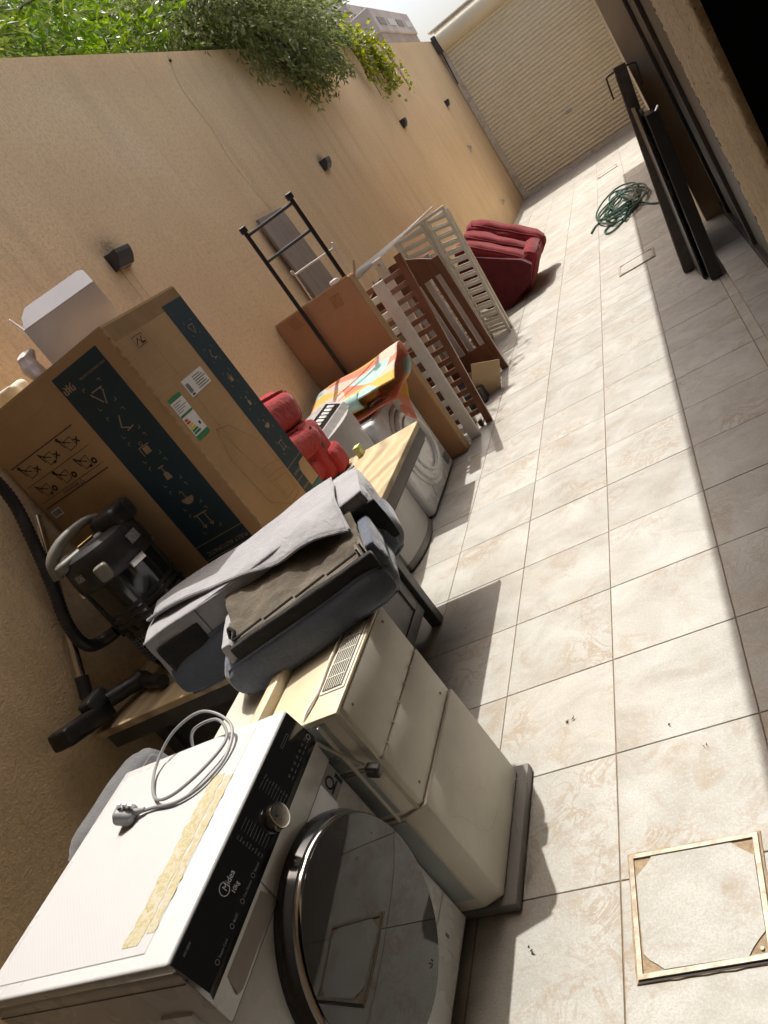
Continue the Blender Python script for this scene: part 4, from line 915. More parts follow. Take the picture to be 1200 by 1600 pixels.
# second body: an open tray of lining cloth with rails around it
MB().cushion(.235, .014, .036, .010, 8, wr=.005, mtx=T3(.625, -.330, .132)).build('front_rail', T_BLKF, sf, smooth=True)
MB().cushion(.020, .110, .045, .012, 8, wr=.008, mtx=T3(.385, -.225, .140)).build('side_rail', T_SOFA, sf, smooth=True)
MB().cushion(.020, .110, .045, .014, 8, wr=.010, mtx=T3(.865, -.215, .145)).build('side_rail', T_NAVY, sf, smooth=True)
MB().box(.838, .844, -.30, -.13, .15, .190, mtx=sm).box(.822, .828, -.30, -.13, .15, .182, mtx=sm).build('torn_webbing', T_LINER, sf)
vs = []; fs = []; NX, NY = 34, 14
for a in range(NX+1):
    for b_ in range(NY+1):
        u, v_ = a/NX, b_/NY
        x = .395+u*.455; y = -.318+v_*.225
        z = .156+.070*v_-.012*math.sin(math.pi*u)*math.sin(math.pi*v_)+.016*mnoise.noise(Vector((x*9, y*16, 3)))+.008*mnoise.noise(Vector((x*30, y*38, 5)))
        vs.append((x, y, z))
fs = [(a*(NY+1)+b_, (a+1)*(NY+1)+b_, (a+1)*(NY+1)+b_+1, a*(NY+1)+b_+1) for a in range(NX) for b_ in range(NY)]
MB().add(vs, fs, sm).build('lining', T_LINER, sf, smooth=True, ang=180)
q_ = MB()
for k in range(4):
    x = .41+k*.105; q_.tube([sm @ Vector((x, -.322, .176)), sm @ Vector((x+.10, -.318, .180))], .004, 6)
q_.build('edge_cord', T_BLKF, sf, kind='stuff')
MB().tube(spline([sm @ Vector(p) for p in ((.40, -.30, .175), (.41, -.29, .20), (.422, -.305, .19), (.41, -.315, .175), (.425, -.30, .17))], 6), .006, 6).build('torn_thread', T_BLKF, sf)
# loose flap of grey cloth
vs = []; NX, NY = 44, 22
for a in range(NX+1):
    for b_ in range(NY+1):
        u, v_ = a/NX, b_/NY; x = .115+u*.715
        yf = .02-.235*(u**.9)                       # free edge runs diagonally across
        y = .172+(yf-.172)*v_
        top = .268+.006*math.sin(u*9)+.004*mnoise.noise(Vector((x*9, y*9, 1)))
        ov = max(0, -.085-y)/.14                    # part hanging over the tray
        z = top-.075*min(1, ov)**1.3+.012*mnoise.noise(Vector((x*6, y*7, 7)))*v_+.028*max(0, v_-.72)*math.sin(u*7+1)
        vs.append((x, y, z))
fs = [(a*(NY+1)+b_, (a+1)*(NY+1)+b_, (a+1)*(NY+1)+b_+1, a*(NY+1)+b_+1) for a in range(NX) for b_ in range(NY)]
fl_ = MB().add(vs, fs, sm).build('loose_flap', T_SOFA, sf, smooth=True, ang=180)
md = fl_.modifiers.new('thick', 'SOLIDIFY'); md.thickness = .006; md.offset = -1
hem = [sm @ Vector(vs[a*(NY+1)+NY])+Vector((0, 0, .002)) for a in range(NX+1)]
MB().tube(hem, .0055, 6).build('hem', T_SOFA, fl_, smooth=True)
hem2 = [sm @ Vector(vs[NX*(NY+1)+b_])+Vector((0, 0, .002)) for b_ in range(4, NY+1)]
MB().tube(hem2, .0055, 6).build('hem', T_SOFA, fl_, smooth=True)

# ---- vacuum cleaner on the table
VC = Vector((-2.085, 1.985, .752))
vc = root('vacuum_cleaner', tuple(VC), 'black drum vacuum cleaner with cream carrying handle, standing in front of the carton', 'vacuum cleaner')
VT = Matrix.Translation(VC)
MB().lathe([(.125, .03), (.140, .035), (.150, .06), (.158, .20), (.156, .205), (.156, .222), (.160, .227), (.163, .36), (.163, .43)], 40, VT).build('drum', T_BLACKG, vc, smooth=True, ang=30)
for z in (.245, .275, .30): MB().lathe([(.1615, z), (.1645, z+.004), (.1645, z+.014), (.1615, z+.018)], 40, VT, cap=False).build('drum_band', T_BLACK, vc, smooth=True)
for k in range(14):
    a = -2.2+k*.12; z0 = .075
    MB().tube([VC+Vector((math.cos(a)*.1535, math.sin(a)*.1535, z0)), VC+Vector((math.cos(a+.10)*.158, math.sin(a+.10)*.158, z0+.12))], .0016, 4).build('mesh_wire', T_GREYC, vc)
for k in range(8):
    z = .085+k*.014
    MB().tube([VC+Vector((math.cos(-2.2+q*.12)*.1585, math.sin(-2.2+q*.12)*.1585, z)) for q in range(15)], .0014, 4).build('mesh_wire', T_GREYC, vc)
for a in (-2.0, -.9, .3, 2.2): MB().box(-.006, .006, -.004, .004, .22, .43, mtx=VT @ Matrix.Rotation(a, 4, 'Z') @ Matrix.Translation((.164, 0, 0))).build('drum_rib', T_BLACK, vc)
hd = MB().lathe([(.166, .432), (.170, .44), (.170, .475), (.165, .53), (.15, .56), (.12, .572)], 40, VT).build('motor_head', T_BLACK, vc, smooth=True, ang=30)
MB().cushion(.075, .07, .045, .03, 10, mtx=VT @ Matrix.Translation((.075, .075, .585))).build('exhaust_housing', T_BLACK, hd, smooth=True)
for k in range(9):
    a = .1+k*.13; MB().box(-.002, .002, -.012, .012, -.03, .03, mtx=VT @ Matrix.Translation((.075+.078*math.cos(a), .075+.073*math.sin(a), .59)) @ Matrix.Rotation(a+1.57, 4, 'Z')).build('exhaust_fin', T_DGREY, hd)
T_HAND = M('cream_handle', (0.20, 0.188, 0.155), 0.4, 0.08, 12, dirt=(.2, .17, .13), ds=20, da=.4)
hp = spline([(-.11, -.155, .535), (-.10, -.13, .60), (-.06, -.06, .635), (.0, .03, .64), (.03, .075, .61), (.035, .085, .565)], 8)
hpm = MB().tube([VC+Vector(p) for p in hp], [.020+.004*math.sin(k*.16) for k in range(len(hp))], 10); hpm.build('carrying_handle', T_HAND, vc, smooth=True)
MB().cushion(.055, .115, .022, .018, 10, mtx=VT @ Matrix.Translation((-.045, -.055, .562)) @ Matrix.Rotation(R(-32), 4, 'Z')).build('handle_base', T_HAND, vc, smooth=True)
MB().cushion(.007, .035, .004, .003, 6, mtx=VT @ Matrix.Translation((.01, -.05, .587)) @ Matrix.Rotation(R(-32), 4, 'Z')).build('brass_switch', M('brass_switch', (.7, .5, .18), .3, metal=.6), vc, smooth=True)
for a, zc, wd, h in ((-.05, .505, .058, .04), (-1.62, .50, .042, .026)):
    MB().prism([(-wd/2, -h/2), (wd/2, -h/2), (wd/2, h/2), (-wd/2, h/2)], 0, .0015, VT @ Matrix.Rotation(a, 4, 'Z') @ Matrix.Translation((.1715, 0, zc)) @ frame((0, 0, 0), (0, 1, 0), (-.08, 0, 1))).build('rating_label', M('dusty_label', (.22, .215, .20), .7, .6, 140), vc)
MB().cushion(.022, .026, .032, .012, 8, mtx=VT @ Matrix.Rotation(-1.05, 4, 'Z') @ Matrix.Translation((.178, 0, .475))).build('clamp', T_HAND, vc, smooth=True)
for a in (-.35, 1.2, -2.6): MB().box(-.004, .010, -.035, .035, .418, .446, mtx=VT @ Matrix.Rotation(a, 4, 'Z') @ Matrix.Translation((.165, 0, 0)), bev=.003).build('clamp_bar', T_CHROME, vc)
for a in range(5): MB().lathe([(.024, 0.0), (.026, .012), (.018, .028), (.012, .034)], 12, VT @ Matrix.Rotation(a*1.257, 4, 'Z') @ Matrix.Translation((.115, 0, 0))).build('castor', T_BLACK, vc, smooth=True)
hp = spline([(-2.25, 1.905, .985), (-2.30, 1.87, .985), (-2.32, 1.815, 1.02), (-2.325, 1.82, 1.12), (-2.325, 1.90, 1.28), (-2.325, 1.97, 1.43), (-2.325, 2.04, 1.62), (-2.325, 2.03, 1.80), (-2.325, 1.96, 1.93), (-2.325, 1.80, 1.98), (-2.33, 1.52, 1.90), (-2.335, 1.22, 1.62), (-2.335, .80, 1.15), (-2.335, .40, .62), (-2.30, .28, .05)], 22)
MB().tube(hp, [.0235+(.0022 if k % 2 else -.0012) for k in range(len(hp))], 14).build('hose', T_BLACK, vc, smooth=True, ang=180)
vc.scale = (.92, .92, .93)
tb0, tb1 = Vector((-2.372, 2.125, 1.445)), Vector((-2.345, 1.735, .90))
wt = root('vacuum_tube', (-2.35, 1.74, .78), 'chrome vacuum tube with black floor nozzle leaning in the wall corner', 'vacuum tube')
MB().tube([tb0, tb1], .0165, 16).build('tube', T_CHROME, wt, smooth=True)
MB().tube([tb1+Vector((0, .02, .03)), tb1+Vector((0, -.02, -.03)), Vector((-2.33, 1.70, .845))], [.024, .024, .02], 12).build('tube_collar', T_BLACK, wt, smooth=True)
nm_ = Matrix.Translation((-2.318, 1.605, .825)) @ Matrix.Rotation(R(-18), 4, 'X') @ Matrix.Rotation(R(8), 4, 'Z')
nz = MB().cushion(.045, .125, .034, .016, 10, mtx=nm_).build('floor_nozzle', T_BLACK, wt, smooth=True)
MB().cushion(.034, .05, .03, .014, 8, mtx=Matrix.Translation((-2.318, 1.70, .845))).build('swivel_block', T_DGREY, nz, smooth=True)
MB().tube([(-2.30, 1.73, .815), (-2.255, 1.80, .795), (-2.225, 1.83, .787)], [.030, .030, .034], 14).build('adapter', T_BLACK, wt, smooth=True)
MB().tube([(-2.225, 1.828, .788), (-2.214, 1.838, .785)], .042, 18).build('adapter_ring', T_BLACK, wt, smooth=True, ang=30)
MB().tube([(-2.214, 1.838, .785), (-2.16, 1.80, .780), (-2.06, 1.76, .778)], [.028, .026, .024], 12).build('crevice_tool', T_BLACK, wt, smooth=True)

# ---- red armchair part on the table behind the carton
ra = root('red_armchair', (-2.0, 2.96, .75), 'red velour armchair lying on the far end of the table, behind the carton', 'armchair', 'red velour armchairs')
def rc(nm, c, h, r_, par, puff=.02, rot=None, wr=.010, seed=0, mat=None):
    mm = Matrix.Translation(c)
    if rot: mm = mm @ rot
    return MB().cushion(h[0], h[1], h[2], r_, 16, puff=puff, wr=wr, ws=6, mtx=mm, seed=seed).build(nm, mat or T_REDF, par, smooth=True)
rx = Matrix.Rotation(R(-10), 4, 'X')
rc('back_cushion', (-2.05, 2.955, 1.150), (.30, .225, .105), .085, ra, rot=rx)
rc('back_cushion', (-2.03, 2.925, .990), (.30, .215, .085), .07, ra, rot=rx, seed=3)
rc('back_cushion', (-2.04, 2.88, .868), (.29, .20, .07), .06, ra, rot=rx, seed=5)
rc('seat_base', (-2.05, 3.045, .905), (.33, .105, .150), .05, ra, .006, seed=7, rot=rx)
MB().box(-1.722, -1.714, 3.03, 3.055, .90, 1.02).build('steel_bracket', T_CHROME, ra)
rc('footrest', (-1.80, 3.09, .822), (.10, .07, .068), .03, ra, .004, seed=9)
MB().box(-1.665, -1.635, 3.15, 3.195, .7515, .80).build('small_box', M('green_yellow_packet', (0.45, 0.52, 0.22), .5, .5, 30), label='small green and yellow packet on the table next to the red armchair', cat='packet')

# ---- grey top-loading washer behind the table
gw = root('top_loading_washer', (-2.12, 3.59, 0), 'grey top-loading washing machine with sloped button console, behind the table end', 'washing machine')
T_GW = M('warm_grey_enamel', (0.40, 0.38, 0.36), 0.35, 0.06, 6, dirt=(.3, .26, .22), ds=6, da=.3); T_GWD = M('dusty_silver', (0.42, 0.41, 0.40), 0.4, .12, 20, metal=.2, dirt=(.2, .19, .18), ds=30, da=.5)
b = bmesh.new(); NY = 14; pts = [(-2.36, 3.865), (-2.36, 3.335)]
for k in range(NY+1):
    v_ = k/NY; pts.append((-1.905+.055*math.sin(math.pi*v_)**.8, 3.335+.53*v_))
gb = MB().prism(pts, .05, .845); gb.build('cabinet', T_GW, gw, smooth=True, ang=50)
MB().prism([(x+(.004 if x > -2.3 else 0), y) for x, y in pts], .012, .0495).build('base_skirt', T_TRAY, gw, smooth=True, ang=50)
prof_box([(-2.34, .846), (-2.34, .88), (-2.05, .93), (-1.990, .932), (-1.905, .886), (-1.888, .846)], 3.34, 3.86, 'console', T_GWD, gw)
cf = frame((-1.9065, 3.352, .8878), (0, 1, 0), (-.085, 0, .046))
cp_ = MB().prism([(0, .005), (.47, .005), (.47, .088), (0, .088)], -.002, .003, cf).build('button_strip', T_BLACKG, gw)
for k in range(9):
    MB().cushion(.017, .020, .005, .004, 5, mtx=cf @ Matrix.Translation((.04+k*.048, .046, .004))).build('button', T_GWD, cp_, smooth=True)
MB().box(-2.33, -2.125, 3.36, 3.84, .87, .90, bev=.004).build('lid', T_WHITE, gw)

# ---- white compact dryer
wd_ = root('compact_dryer', (-2.1, 4.24, 0), 'white compact tumble dryer with big round door under the rolled play rug', 'dryer')
dx = -1.862
MB().box(-2.34, dx, 3.888, 4.600, .012, .69, bev=.022, seg=3).build('cabinet', T_WHITE, wd_, smooth=True)
MB().box(-2.33, dx-.05, 3.8835, 3.889, .03, .67).build('side_panel', T_BGREY, wd_)
dm = frame((dx, 4.255, .345), (0, 1, 0), (0, 0, 1))
d_ = MB().lathe([(.282, -.002), (.284, .006), (.268, .016), (.258, .012), (.245, .010)], 56, dm, cap=False).build('door_surround', T_WHITE, wd_, smooth=True)
MB().lathe([(.246, .004), (.246, .022), (.232, .032), (.19, .030), (.178, .018), (.165, .015), (.004, .017)], 56, dm).build('door', T_WHITE, wd_, smooth=True, ang=50)
MB().lathe([(.190, .0305), (.186, .040), (.172, .041), (.168, .018)], 56, dm, cap=False).build('door_ring', T_WHITE, wd_, smooth=True)
for k in range(7): MB().box(dx-.001, dx+.003, 4.478+k*.013, 4.485+k*.013, .055, .125).build('vent_slot', T_TRAY, wd_)
tx = text('Plus', .045, frame((dx+.0015, 4.36, .060), (0, 1, 0), (0, 0, 1))); tx.build('lettering', M('embossed_grey', (.55, .54, .52), .5), wd_)
MB().tube(spline([(dx+.003, 4.05, .06), (dx+.004, 4.09, .12), (dx+.004, 4.20, .10), (dx+.004, 4.30, .07)], 5), .0015, 4).build('loose_thread', T_GREYC, wd_)
MB().box(-2.20, dx-.01, 3.95, 4.10, .6905, .694).build('control_inset', T_BGREY, wd_)

# ---- rolled play rug on the dryer
rg = root('play_rug', (-1.95, 4.3, .70), 'folded and rolled children play rug with orange and teal print on the white dryer', 'rug')
def sheet(prof, xa, xb, name, nx=24, fx=None):
    P = spline([(0, a, b_) for a, b_ in prof], 6); vs = []; n = len(P)
    for k in range(nx+1):
        x = xa+(xb-xa)*k/nx
        for j, p in enumerate(P):
            q = Vector((x+(fx(j/(n-1)) if fx else 0)*(k/nx), p.y, p.z+.016*mnoise.noise(Vector((x*5, p.y*5, p.z*5))))); vs.append(q)
    fs = [(k*n+j, (k+1)*n+j, (k+1)*n+j+1, k*n+j+1) for k in range(nx) for j in range(n-1)]
    o = MB().add(vs, fs).build(name, T_RUG, rg, smooth=True, ang=180); md = o.modifiers.new('t', 'SOLIDIFY'); md.thickness = .008; return o
sheet([(3.99, .715), (4.12, .712), (4.30, .722), (4.46, .745), (4.535, .81), (4.51, .885), (4.42, .905), (4.28, .88), (4.12, .845), (4.02, .825)], -2.30, -1.70, 'outer_fold', fx=lambda t: .06*t)
c1 = [(4.06+.048*math.cos(a*.5), .800+.048*math.sin(a*.5)) for a in range(-3, 12)]
sheet(c1, -2.30, -1.90, 'inner_roll')
c2 = [(4.145+.036*math.cos(a*.55), .768+.036*math.sin(a*.55)) for a in range(0, 22)]
sheet([(a, b_+.002*k) for k, (a, b_) in enumerate(c2)], -2.30, -1.80, 'small_roll')
vs = []; NX = 14
for a in range(NX+1):
    for b_ in range(NX+1):
        u, v_ = a/NX, b_/NX; y = 4.10+.40*v_
        drop = u*(.30*(1-abs(v_-.35)*1.15))
        x = -1.90+.10*min(1, u*2.2)-(.0 if u < .45 else .0)+.012*math.sin(v_*8)
        z = .735-max(0, drop-.06)+.012*math.sin(v_*6+u*3)
        x = min(x+.0, -1.80) if u > .4 else x
        vs.append((max(x, -1.905)+ .045*u, y, z))
fs = [(a*(NX+1)+b_, (a+1)*(NX+1)+b_, (a+1)*(NX+1)+b_+1, a*(NX+1)+b_+1) for a in range(NX) for b_ in range(NX)]
o = MB().add(vs, fs).build('hanging_corner', T_RUG, rg, smooth=True, ang=180); md = o.modifiers.new('t', 'SOLIDIFY'); md.thickness = .006
MB().box(-2.32, -2.02, 4.50, 4.58, .70, .86).build('green_toy_box', M('green_toy_print', (.05, .25, .05), .5, .5, 30), label='green and yellow toy box behind the rug roll', cat='box')

# ---- tall flat carton on edge
fc = root('flat_carton', (-2.08, 4.73, 0), 'large flat reddish brown carton standing on edge between dryer and cribs', 'carton')
b = MB().box(-2.395, -1.775, 4.68, 4.785, .004, 1.385, bev=.006, seg=2); b.build('carton_body', T_CARD2, fc, smooth=True)
MB().box(-1.7765, -1.7705, 4.688, 4.778, .01, 1.375).build('carton_edge', T_CARD, fc)
MB().box(-2.39, -1.78, 4.682, 4.686, 1.384, 1.394).build('torn_lip', T_CARD3, fc)
for x, z, a in ((-1.93, 1.30, .1), (-2.26, 1.33, -.15)): MB().box(-.035, .035, -.002, 0, -.04, .04, mtx=Matrix.Translation((x, 4.6795, z)) @ Matrix.Rotation(a, 4, 'Y')).build('tape_patch', M('brown_tape', (.30, .15, .075), .3, .1, 20), fc)
crumple((-1.875, 4.70, 1.40), (.035, .02, .015), 5, 8, .006).build('paper_scrap', T_PAPER, fc, smooth=True)

# ---- black metal bed ladder
ld = root('bed_ladder', (-2.0, 4.7, 0), 'black metal bunk bed ladder standing upright against the wall', 'ladder')
A0, A1 = Vector((-2.150, 4.632, 0)), Vector((-1.848, 4.815, 0))
d = (A1-A0).normalized(); yaw_ = math.atan2(d.y, d.x)
for P, z0 in ((A0, .70), (A1, 0.004)):
    MB().box(-.0125, .0125, -.0125, .0125, z0, 1.945, mtx=Matrix.Translation(P) @ Matrix.Rotation(yaw_, 4, 'Z'), bev=.003, seg=1).build('post', T_BLKM, ld)
    MB().box(-.022, .022, -.022, .022, 1.945, 1.985, mtx=Matrix.Translation(P) @ Matrix.Rotation(yaw_, 4, 'Z'), bev=.004, seg=1).build('post_cap', T_BLKM, ld)
for z in (1.925, 1.735):
    MB().tube([A0+Vector((0, 0, z)), A1+Vector((0, 0, z))], .010, 8).build('rung', T_BLKM, ld, smooth=True)
MB().box(-.0125, .0125, -.0125, .0125, .69, .70, mtx=Matrix.Translation(A0)).build('foot_cap', T_BLKM, ld)

# ---- thin white wire stand and stick behind the carton
wsn = root('wire_stand', (-1.97, 4.84, 0), 'thin white wire frame stand behind the flat carton', 'stand')
MB().tube(spline([(-2.135, 4.84, .005), (-2.135, 4.84, 1.0), (-2.13, 4.84, 1.562), (-2.12, 4.84, 1.575), (-1.82, 4.84, 1.565), (-1.805, 4.84, 1.555), (-1.80, 4.845, 1.0), (-1.80, 4.845, .005)], 6), .0065, 8).build('frame', T_WHP, wsn, smooth=True)
MB().tube(spline([(-1.85, 4.80, 1.32), (-1.78, 4.80, 1.36), (-1.735, 4.81, 1.44)], 4), [.006]*5+[.010, .010, .010, .006], 8).build('wooden_spoon', T_CARD3, smooth=True, label='pale wooden stick poking out at the corner of the flat carton', cat='stick')

# ---- grey board against the wall
MB().box(-.012, .012, -.245, .245, 0, 2.02, mtx=Matrix.Translation((-2.30, 5.63, .004)) @ Matrix.Rotation(R(-2.0), 4, 'Y'), bev=.003, seg=1).build('grey_board', T_GREYW, label='weathered grey wooden board leaning flat against the wall behind the ladder', cat='board')

# ---- slatted panels (cribs) standing on end
def slat_panel(name, label, y, xr0, xr1, lean, ztop_, xl, mat, pitch, sh, railw, th, group, top_rail=False, z_start=.06, left=True):
    r = root(name, (xr0, y, 0), label, 'crib', group)
    sh_ = Matrix(((1, 0, lean, 0), (0, 1, 0, 0), (0, 0, 1, 0), (0, 0, 0, 1)))
    MB().box(xr0, xr1, y, y+th, .003, ztop_, mtx=sh_, bev=.004, seg=1).build('rail', mat, r)
    if left: MB().box(xl, xl+railw, y, y+th, .003, ztop_, mtx=sh_, bev=.004, seg=1).build('rail', mat, r)
    z = z_start; k = 0
    while z+sh < ztop_-.02:
        MB().box(xl+(railw if left else 0), xr0, y+th*.25, y+th*.75, z, z+sh, mtx=sh_, bev=.002, seg=1).build('slat', mat, r); z += pitch; k += 1
    if top_rail: MB().box(xl, xr1+.0, y-.002, y+th+.002, ztop_+.001, ztop_+.03, mtx=sh_, bev=.006).build('top_rail', mat, r)
    return r
slat_panel('slatted_crib', 'white slatted crib side standing on end beside the flat carton', 4.862, -1.775, -1.692, .018, 1.235, -2.36, T_WHP, .118, .046, .06, .024, 'crib sides stood on end')
for z in (1.24,): MB().tube([(-1.73, 4.874, 1.236), (-1.73, 4.874, 1.258)], .005, 8).build('dowel_pin', T_CHROME, label='small metal pin on top of the white crib side', cat='pin')
bs_ = slat_panel('slatted_crib', 'dark brown slatted crib side standing on end behind the white one', 5.03, -1.672, -1.622, .075, 1.30, -2.33, T_BROWN, .084, .036, .05, .028, 'crib sides stood on end', z_start=.09)
MB().box(-1.672, -1.620, 5.026, 5.030, .004, 1.30, mtx=Matrix(((1, 0, .075, 0), (0, 1, 0, 0), (0, 0, 1, 0), (0, 0, 0, 1)))).build('rail_face', T_BROWN, bs_)
MB().tube([(-1.665, 5.02, .035), (-1.665, 5.0, .035)], .010, 8).build('castor_bolt', T_CHROME, bs_, smooth=True)
MB().cushion(.016, .02, .022, .010, 6, mtx=Matrix.Translation((-1.70, 5.02, .028))).build('castor', T_BLACK, bs_, smooth=True)
wb_ = root('white_batten', (-1.80, 5.2, 0), 'cream vertical batten behind the brown crib side slats', 'batten')
MB().box(-1.845, -1.775, 5.18, 5.205, .003, 1.34, mtx=Matrix(((1, 0, .055, 0), (0, 1, 0, 0), (0, 0, 1, 0), (0, 0, 0, 1))), bev=.003, seg=1).build('batten', T_IVORY, wb_)
MB().tube([(-1.737, 5.178, 1.30), (-1.737, 5.172, 1.30)], .008, 8).build('screw', T_CHROME, wb_)
# brown crib end frame with arched top
ce = root('crib_end', (-1.95, 6.1, 0), 'brown wooden crib end with arched top rail and upright slats', 'crib end')
xr = -1.635; xl = -2.30
for x in (xr, xl): MB().box(x-.03, x+.03, 6.09, 6.125, .003, 1.06, bev=.005).build('post', T_BROWN, ce)
pts = []
for k in range(17):
    u = k/16; pts.append((xl+.03+(xr-xl-.06)*u, 1.06+.13*math.sin(math.pi*u)))
pts += [(xr-.03, .93), (xl+.03, .93)]
MB().prism(pts, 0, .024, frame((0, 6.12, 0), (1, 0, 0), (0, 0, 1))).build('arched_rail', T_BROWN, ce)
MB().box(xl+.03, xr-.03, 6.095, 6.12, .08, .27, bev=.004).build('bottom_rail', T_BROWN, ce)
for k in range(5): MB().box(xl+.115+k*.11, xl+.150+k*.11, 6.10, 6.115, .27, .93).build('slat', T_BROWN, ce)
MB().box(xr-.002, xr+.004, 6.075, 6.09, .29, .31).build('bolt', T_CHROME, ce)
sb = root('white_slat_bundle', (-1.9, 6.3, 0), 'bundle of white crib slats standing behind the brown crib end', 'slats')
for k in range(6): MB().box(-2.25+k*.10, -2.20+k*.10, 6.22+.02*(k % 2), 6.235+.02*(k % 2), .003, 1.0+.05*(k % 3), bev=.002, seg=1).build('slat', T_WHP, sb)
for z in (.2, .42, .64, .86): MB().box(-2.26, -1.68, 6.26, 6.275, z, z+.05).build('cross_slat', T_WHP, sb)
cbx = root('cardboard_offcut', (-1.70, 5.65, 0), 'folded pale cardboard offcut on the floor between the brown cribs', 'cardboard')
MB().box(-.11, .11, -.003, .003, 0, .28, mtx=Matrix.Translation((-1.74, 5.62, .004)) @ Matrix.Rotation(R(28), 4, 'Y') @ Matrix.Rotation(R(20), 4, 'Z')).build('panel', T_CARD3, cbx)
MB().box(-.10, .10, -.003, .003, 0, .20, mtx=Matrix.Translation((-1.80, 5.72, .004)) @ Matrix.Rotation(R(10), 4, 'Y') @ Matrix.Rotation(R(-25), 4, 'Z')).build('panel', T_CARD3, cbx)
MB().box(-2.28, -1.72, 5.50, 5.95, .004, .12, bev=.01).build('dark_bin_liner', T_BLACK, label='dark flat tray on the floor behind the brown crib side', cat='tray')
# ivory slatted cot frames
def cot_frame(y, lean, zt, label):
    r = root('slatted_cot_frame', (-1.9, y, 0), label, 'cot frame', 'ivory cot frames')
    sh_ = Matrix(((1, 0, lean, 0), (0, 1, 0, 0), (0, 0, 1, 0), (0, 0, 0, 1)))
    for x in (-1.722, -1.925, -1.965, -2.26): MB().box(x, x+.028, y, y+.035, .003, zt, mtx=sh_, bev=.003, seg=1).build('rail', T_IVORY, r)
    z = .04; k = 0
    while z < zt-.03:
        for a, b_ in ((-1.897, -1.722), (-2.232, -1.965)):
            MB().prism([(a, z+.035), (b_, z), (b_, z+.030), (a, z+.065)], 0, .014, sh_ @ frame((0, y+.028, 0), (1, 0, 0), (0, 0, 1))).build('slat', T_IVORY, r)
        z += .082; k += 1
    MB().box(-2.26, -1.694, y, y+.035, zt+.001, zt+.025, mtx=sh_, bev=.003, seg=1).build('top_rail', T_IVORY, r)
cot_frame(7.20, .058, 1.265, 'front one of the two ivory slatted cot frames beside the far red armchair')
cot_frame(7.34, .055, 1.22, 'rear one of the two ivory slatted cot frames beside the far red armchair')
tr_ = root('stacked_rods', (-2.1, 6.9, 0), 'bundle of thin white rods leaning along the wall above the cribs', 'rods')
for k in range(6): MB().tube([(-2.34+.012*k, 5.9+.05*k, 1.31-.012*k), (-1.95+.05*k, 7.18, 1.30+.006*k)], .007, 6).build('rod', T_WHP, tr_, smooth=True)
MB().box(-2.30, -2.05, 6.45, 6.85, .003, .85, bev=.01).build('cardboard_box', T_CARD3, label='pale cardboard box between the crib end and the ivory cot frames', cat='box')

# ---- far red armchair tipped over
fa = root('red_armchair', (-1.75, 8.4, 0), 'red velour armchair tipped over on the tiles beyond the cot frames', 'armchair', 'red velour armchairs')
sl_ = Matrix.Rotation(R(43), 4, 'Y')
T_REDF2 = mat_fabric('maroon_velour', (0.20, 0.020, 0.025), 0.25, 300, .3, .12)
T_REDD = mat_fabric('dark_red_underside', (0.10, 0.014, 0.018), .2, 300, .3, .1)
pts = [(-1.95, .74), (-1.44, .37), (-1.38, .28), (-1.47, .13), (-1.76, .02), (-1.90, .03), (-2.16, .30), (-2.15, .55)]
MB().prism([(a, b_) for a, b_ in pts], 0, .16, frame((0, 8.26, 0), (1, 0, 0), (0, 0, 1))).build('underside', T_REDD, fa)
rc('seat_front', (-1.71, 8.33, .535), (.37, .15, .085), .07, fa, .02, rot=sl_, seed=2, mat=T_REDF2, wr=.022)
rc('seat_cushion', (-1.68, 8.58, .545), (.38, .15, .10), .08, fa, .02, rot=sl_, seed=6, mat=T_REDF2, wr=.022)
rc('backrest', (-1.62, 8.95, .54), (.42, .17, .13), .10, fa, .02, rot=sl_, seed=11, mat=T_REDF2, wr=.022)
rc('armrest', (-1.95, 8.75, .66), (.10, .42, .12), .08, fa, .015, rot=sl_, seed=14, mat=T_REDF2, wr=.022)
rc('armrest', (-1.47, 8.62, .235), (.09, .40, .20), .08, fa, .015, rot=sl_, seed=17, mat=T_REDF2, wr=.022)
rc('frame_body', (-1.76, 8.72, .27), (.33, .38, .24), .08, fa, .01, rot=sl_, seed=19, mat=T_REDF2, wr=.022)
MB().box(-1.86, -1.80, 8.255, 8.262, .28, .29).build('zip', T_CHROME, fa)

# ---- door leaves leaning on the house wall
def leaf_panel(name, label, P0, P1, thk, w_, mat, parts, yaw=0.0):
    r = root(name, tuple(P0), label, 'door leaf', 'metal leaves leaning on the house')
    P0 = Vector(P0); P1 = Vector(P1); up_ = (P1-P0); H = up_.length; up_.normalize()
    n = Vector((-up_.z, 0, up_.x)).normalized(); yv = up_.cross(n)
    if yv.y < 0: yv = -yv
    n = -n
    n = Matrix.Rotation(yaw, 3, up_) @ n; yv = Matrix.Rotation(yaw, 3, up_) @ yv
    mm = Matrix((n, yv, up_)).transposed().to_4x4(); mm.translation = P0
    for nm, bx in parts(H, thk, w_): MB().box(*bx, mtx=mm, bev=.003, seg=1).build(nm, mat, r)
    return r, mm, H
fp = lambda H, t, w_: [('stile', (0, t, 0, .055, 0, H)), ('stile', (0, t, w_-.055, w_, 0, H)), ('rail', (0, t, .055, w_-.055, H-.06, H)), ('rail', (0, t, .055, w_-.055, 0, .06)), ('panel', (t*.35, t*.65, .055, w_-.055, .06, H-.06))]
r1, m1, H1 = leaf_panel('door_leaf', 'tall dark brown metal door leaf leaning out over the sunlit tiles', (-.138, 5.88, .012), (.050, 5.92, 1.42), .078, .36, T_ORANGEB, fp)
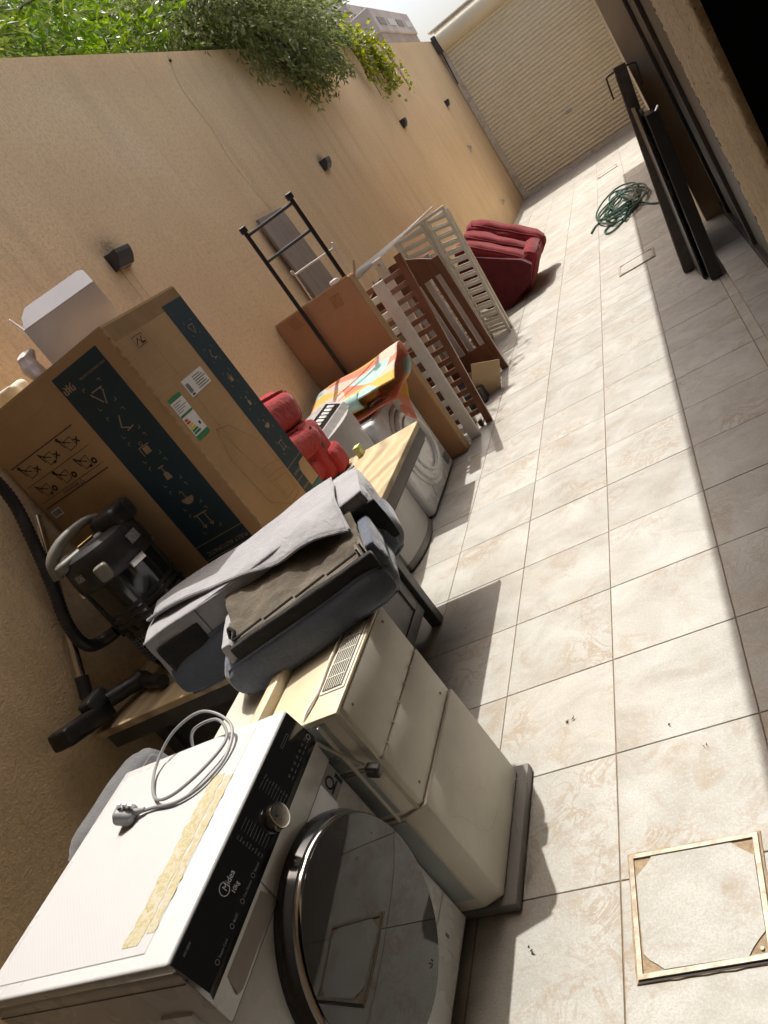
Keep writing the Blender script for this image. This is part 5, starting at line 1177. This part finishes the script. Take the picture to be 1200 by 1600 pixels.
for dx_, sg in ((.005, -1), (.073, 1)):
    MB().tube(spline([m1 @ Vector((dx_-.0, .03, H1-.02)), m1 @ Vector((dx_+.055*sg, .03, H1-.03)), m1 @ Vector((dx_+.062*sg, .03, H1-.05)), m1 @ Vector((dx_+.062*sg, .03, H1-.17))], 4), .006, 8).build('hook_handle', T_ORANGEB, r1, smooth=True)
r2, m2, H2 = leaf_panel('door_leaf', 'shorter black metal leaf leaning behind the brown one, closest to the house plinth', (-.005, 5.40, .012), (.085, 5.44, 1.10), .075, .45, T_BLKM, fp, .06)
MB().tube([m2 @ Vector((.05, .03, H2-.02)), m2 @ Vector((.085, .03, H2+.015)), m2 @ Vector((.085, .05, H2+.0))], .010, 8).build('hinge_eye', T_CHROME, r2, smooth=True)
MB().box(0, .012, 0, .30, 0, 1.16, mtx=m2 @ Matrix.Translation((-.030, .12, 0.0))).build('gap_dark_sheet', T_BLKM, label='thin black sheet added to darken the gap between the two leaning leaves', cat='sheet')  # added sheet, stands in for the darkness between the leaves
pr = root('white_pipe', (-.02, 6.2, 0), 'slim white printed pipe standing between the two leaning leaves', 'pipe')
pa, pb = Vector((-.010, 5.80, .30)), Vector((.085, 5.84, 1.12))
MB().tube([Vector((-.044, 5.785, .008)), pb], .011, 10).build('pipe', T_WHP, pr, smooth=True)
MB().tube([pa.lerp(pb, .28), pa.lerp(pb, .42)], .017, 10).build('coupling', T_WHP, pr, smooth=True)

# ---- garden hose
gh = root('garden_hose', (-.5, 9.7, 0), 'dark green garden hose in a loose tangled coil on the tiles', 'hose')
pts = []
for k in range(110):
    a = k*.55; u = k/110
    rx_, ry_ = .19+.09*math.sin(k*.37), .66+.22*math.sin(k*.23+1)
    pts.append((-.46+rx_*math.cos(a)+.05*math.sin(k*.9)-.00*u, 9.75+ry_*math.sin(a)+.07*math.sin(k*.6), .015+.085*abs(math.sin(k*.41))*(1-.4*abs(math.cos(a)))))
pts += [(-.30, 9.3, .03), (-.16, 8.9, .014), (-.05, 8.7, .014), (.02, 8.9, .014)]
MB().tube(spline(pts, 5), .0105, 7).build('coil', T_HOSE, gh, smooth=True)
MB().tube(spline([(-.86, 9.35, .014), (-.80, 9.6, .014), (-.62, 9.7, .02), (-.55, 9.35, .014), (-.70, 9.0, .014), (-.62, 8.75, .014), (-.42, 9.1, .014), (-.25, 9.4, .02)], 8), .0105, 7).build('loose_end', T_HOSE, gh, smooth=True)
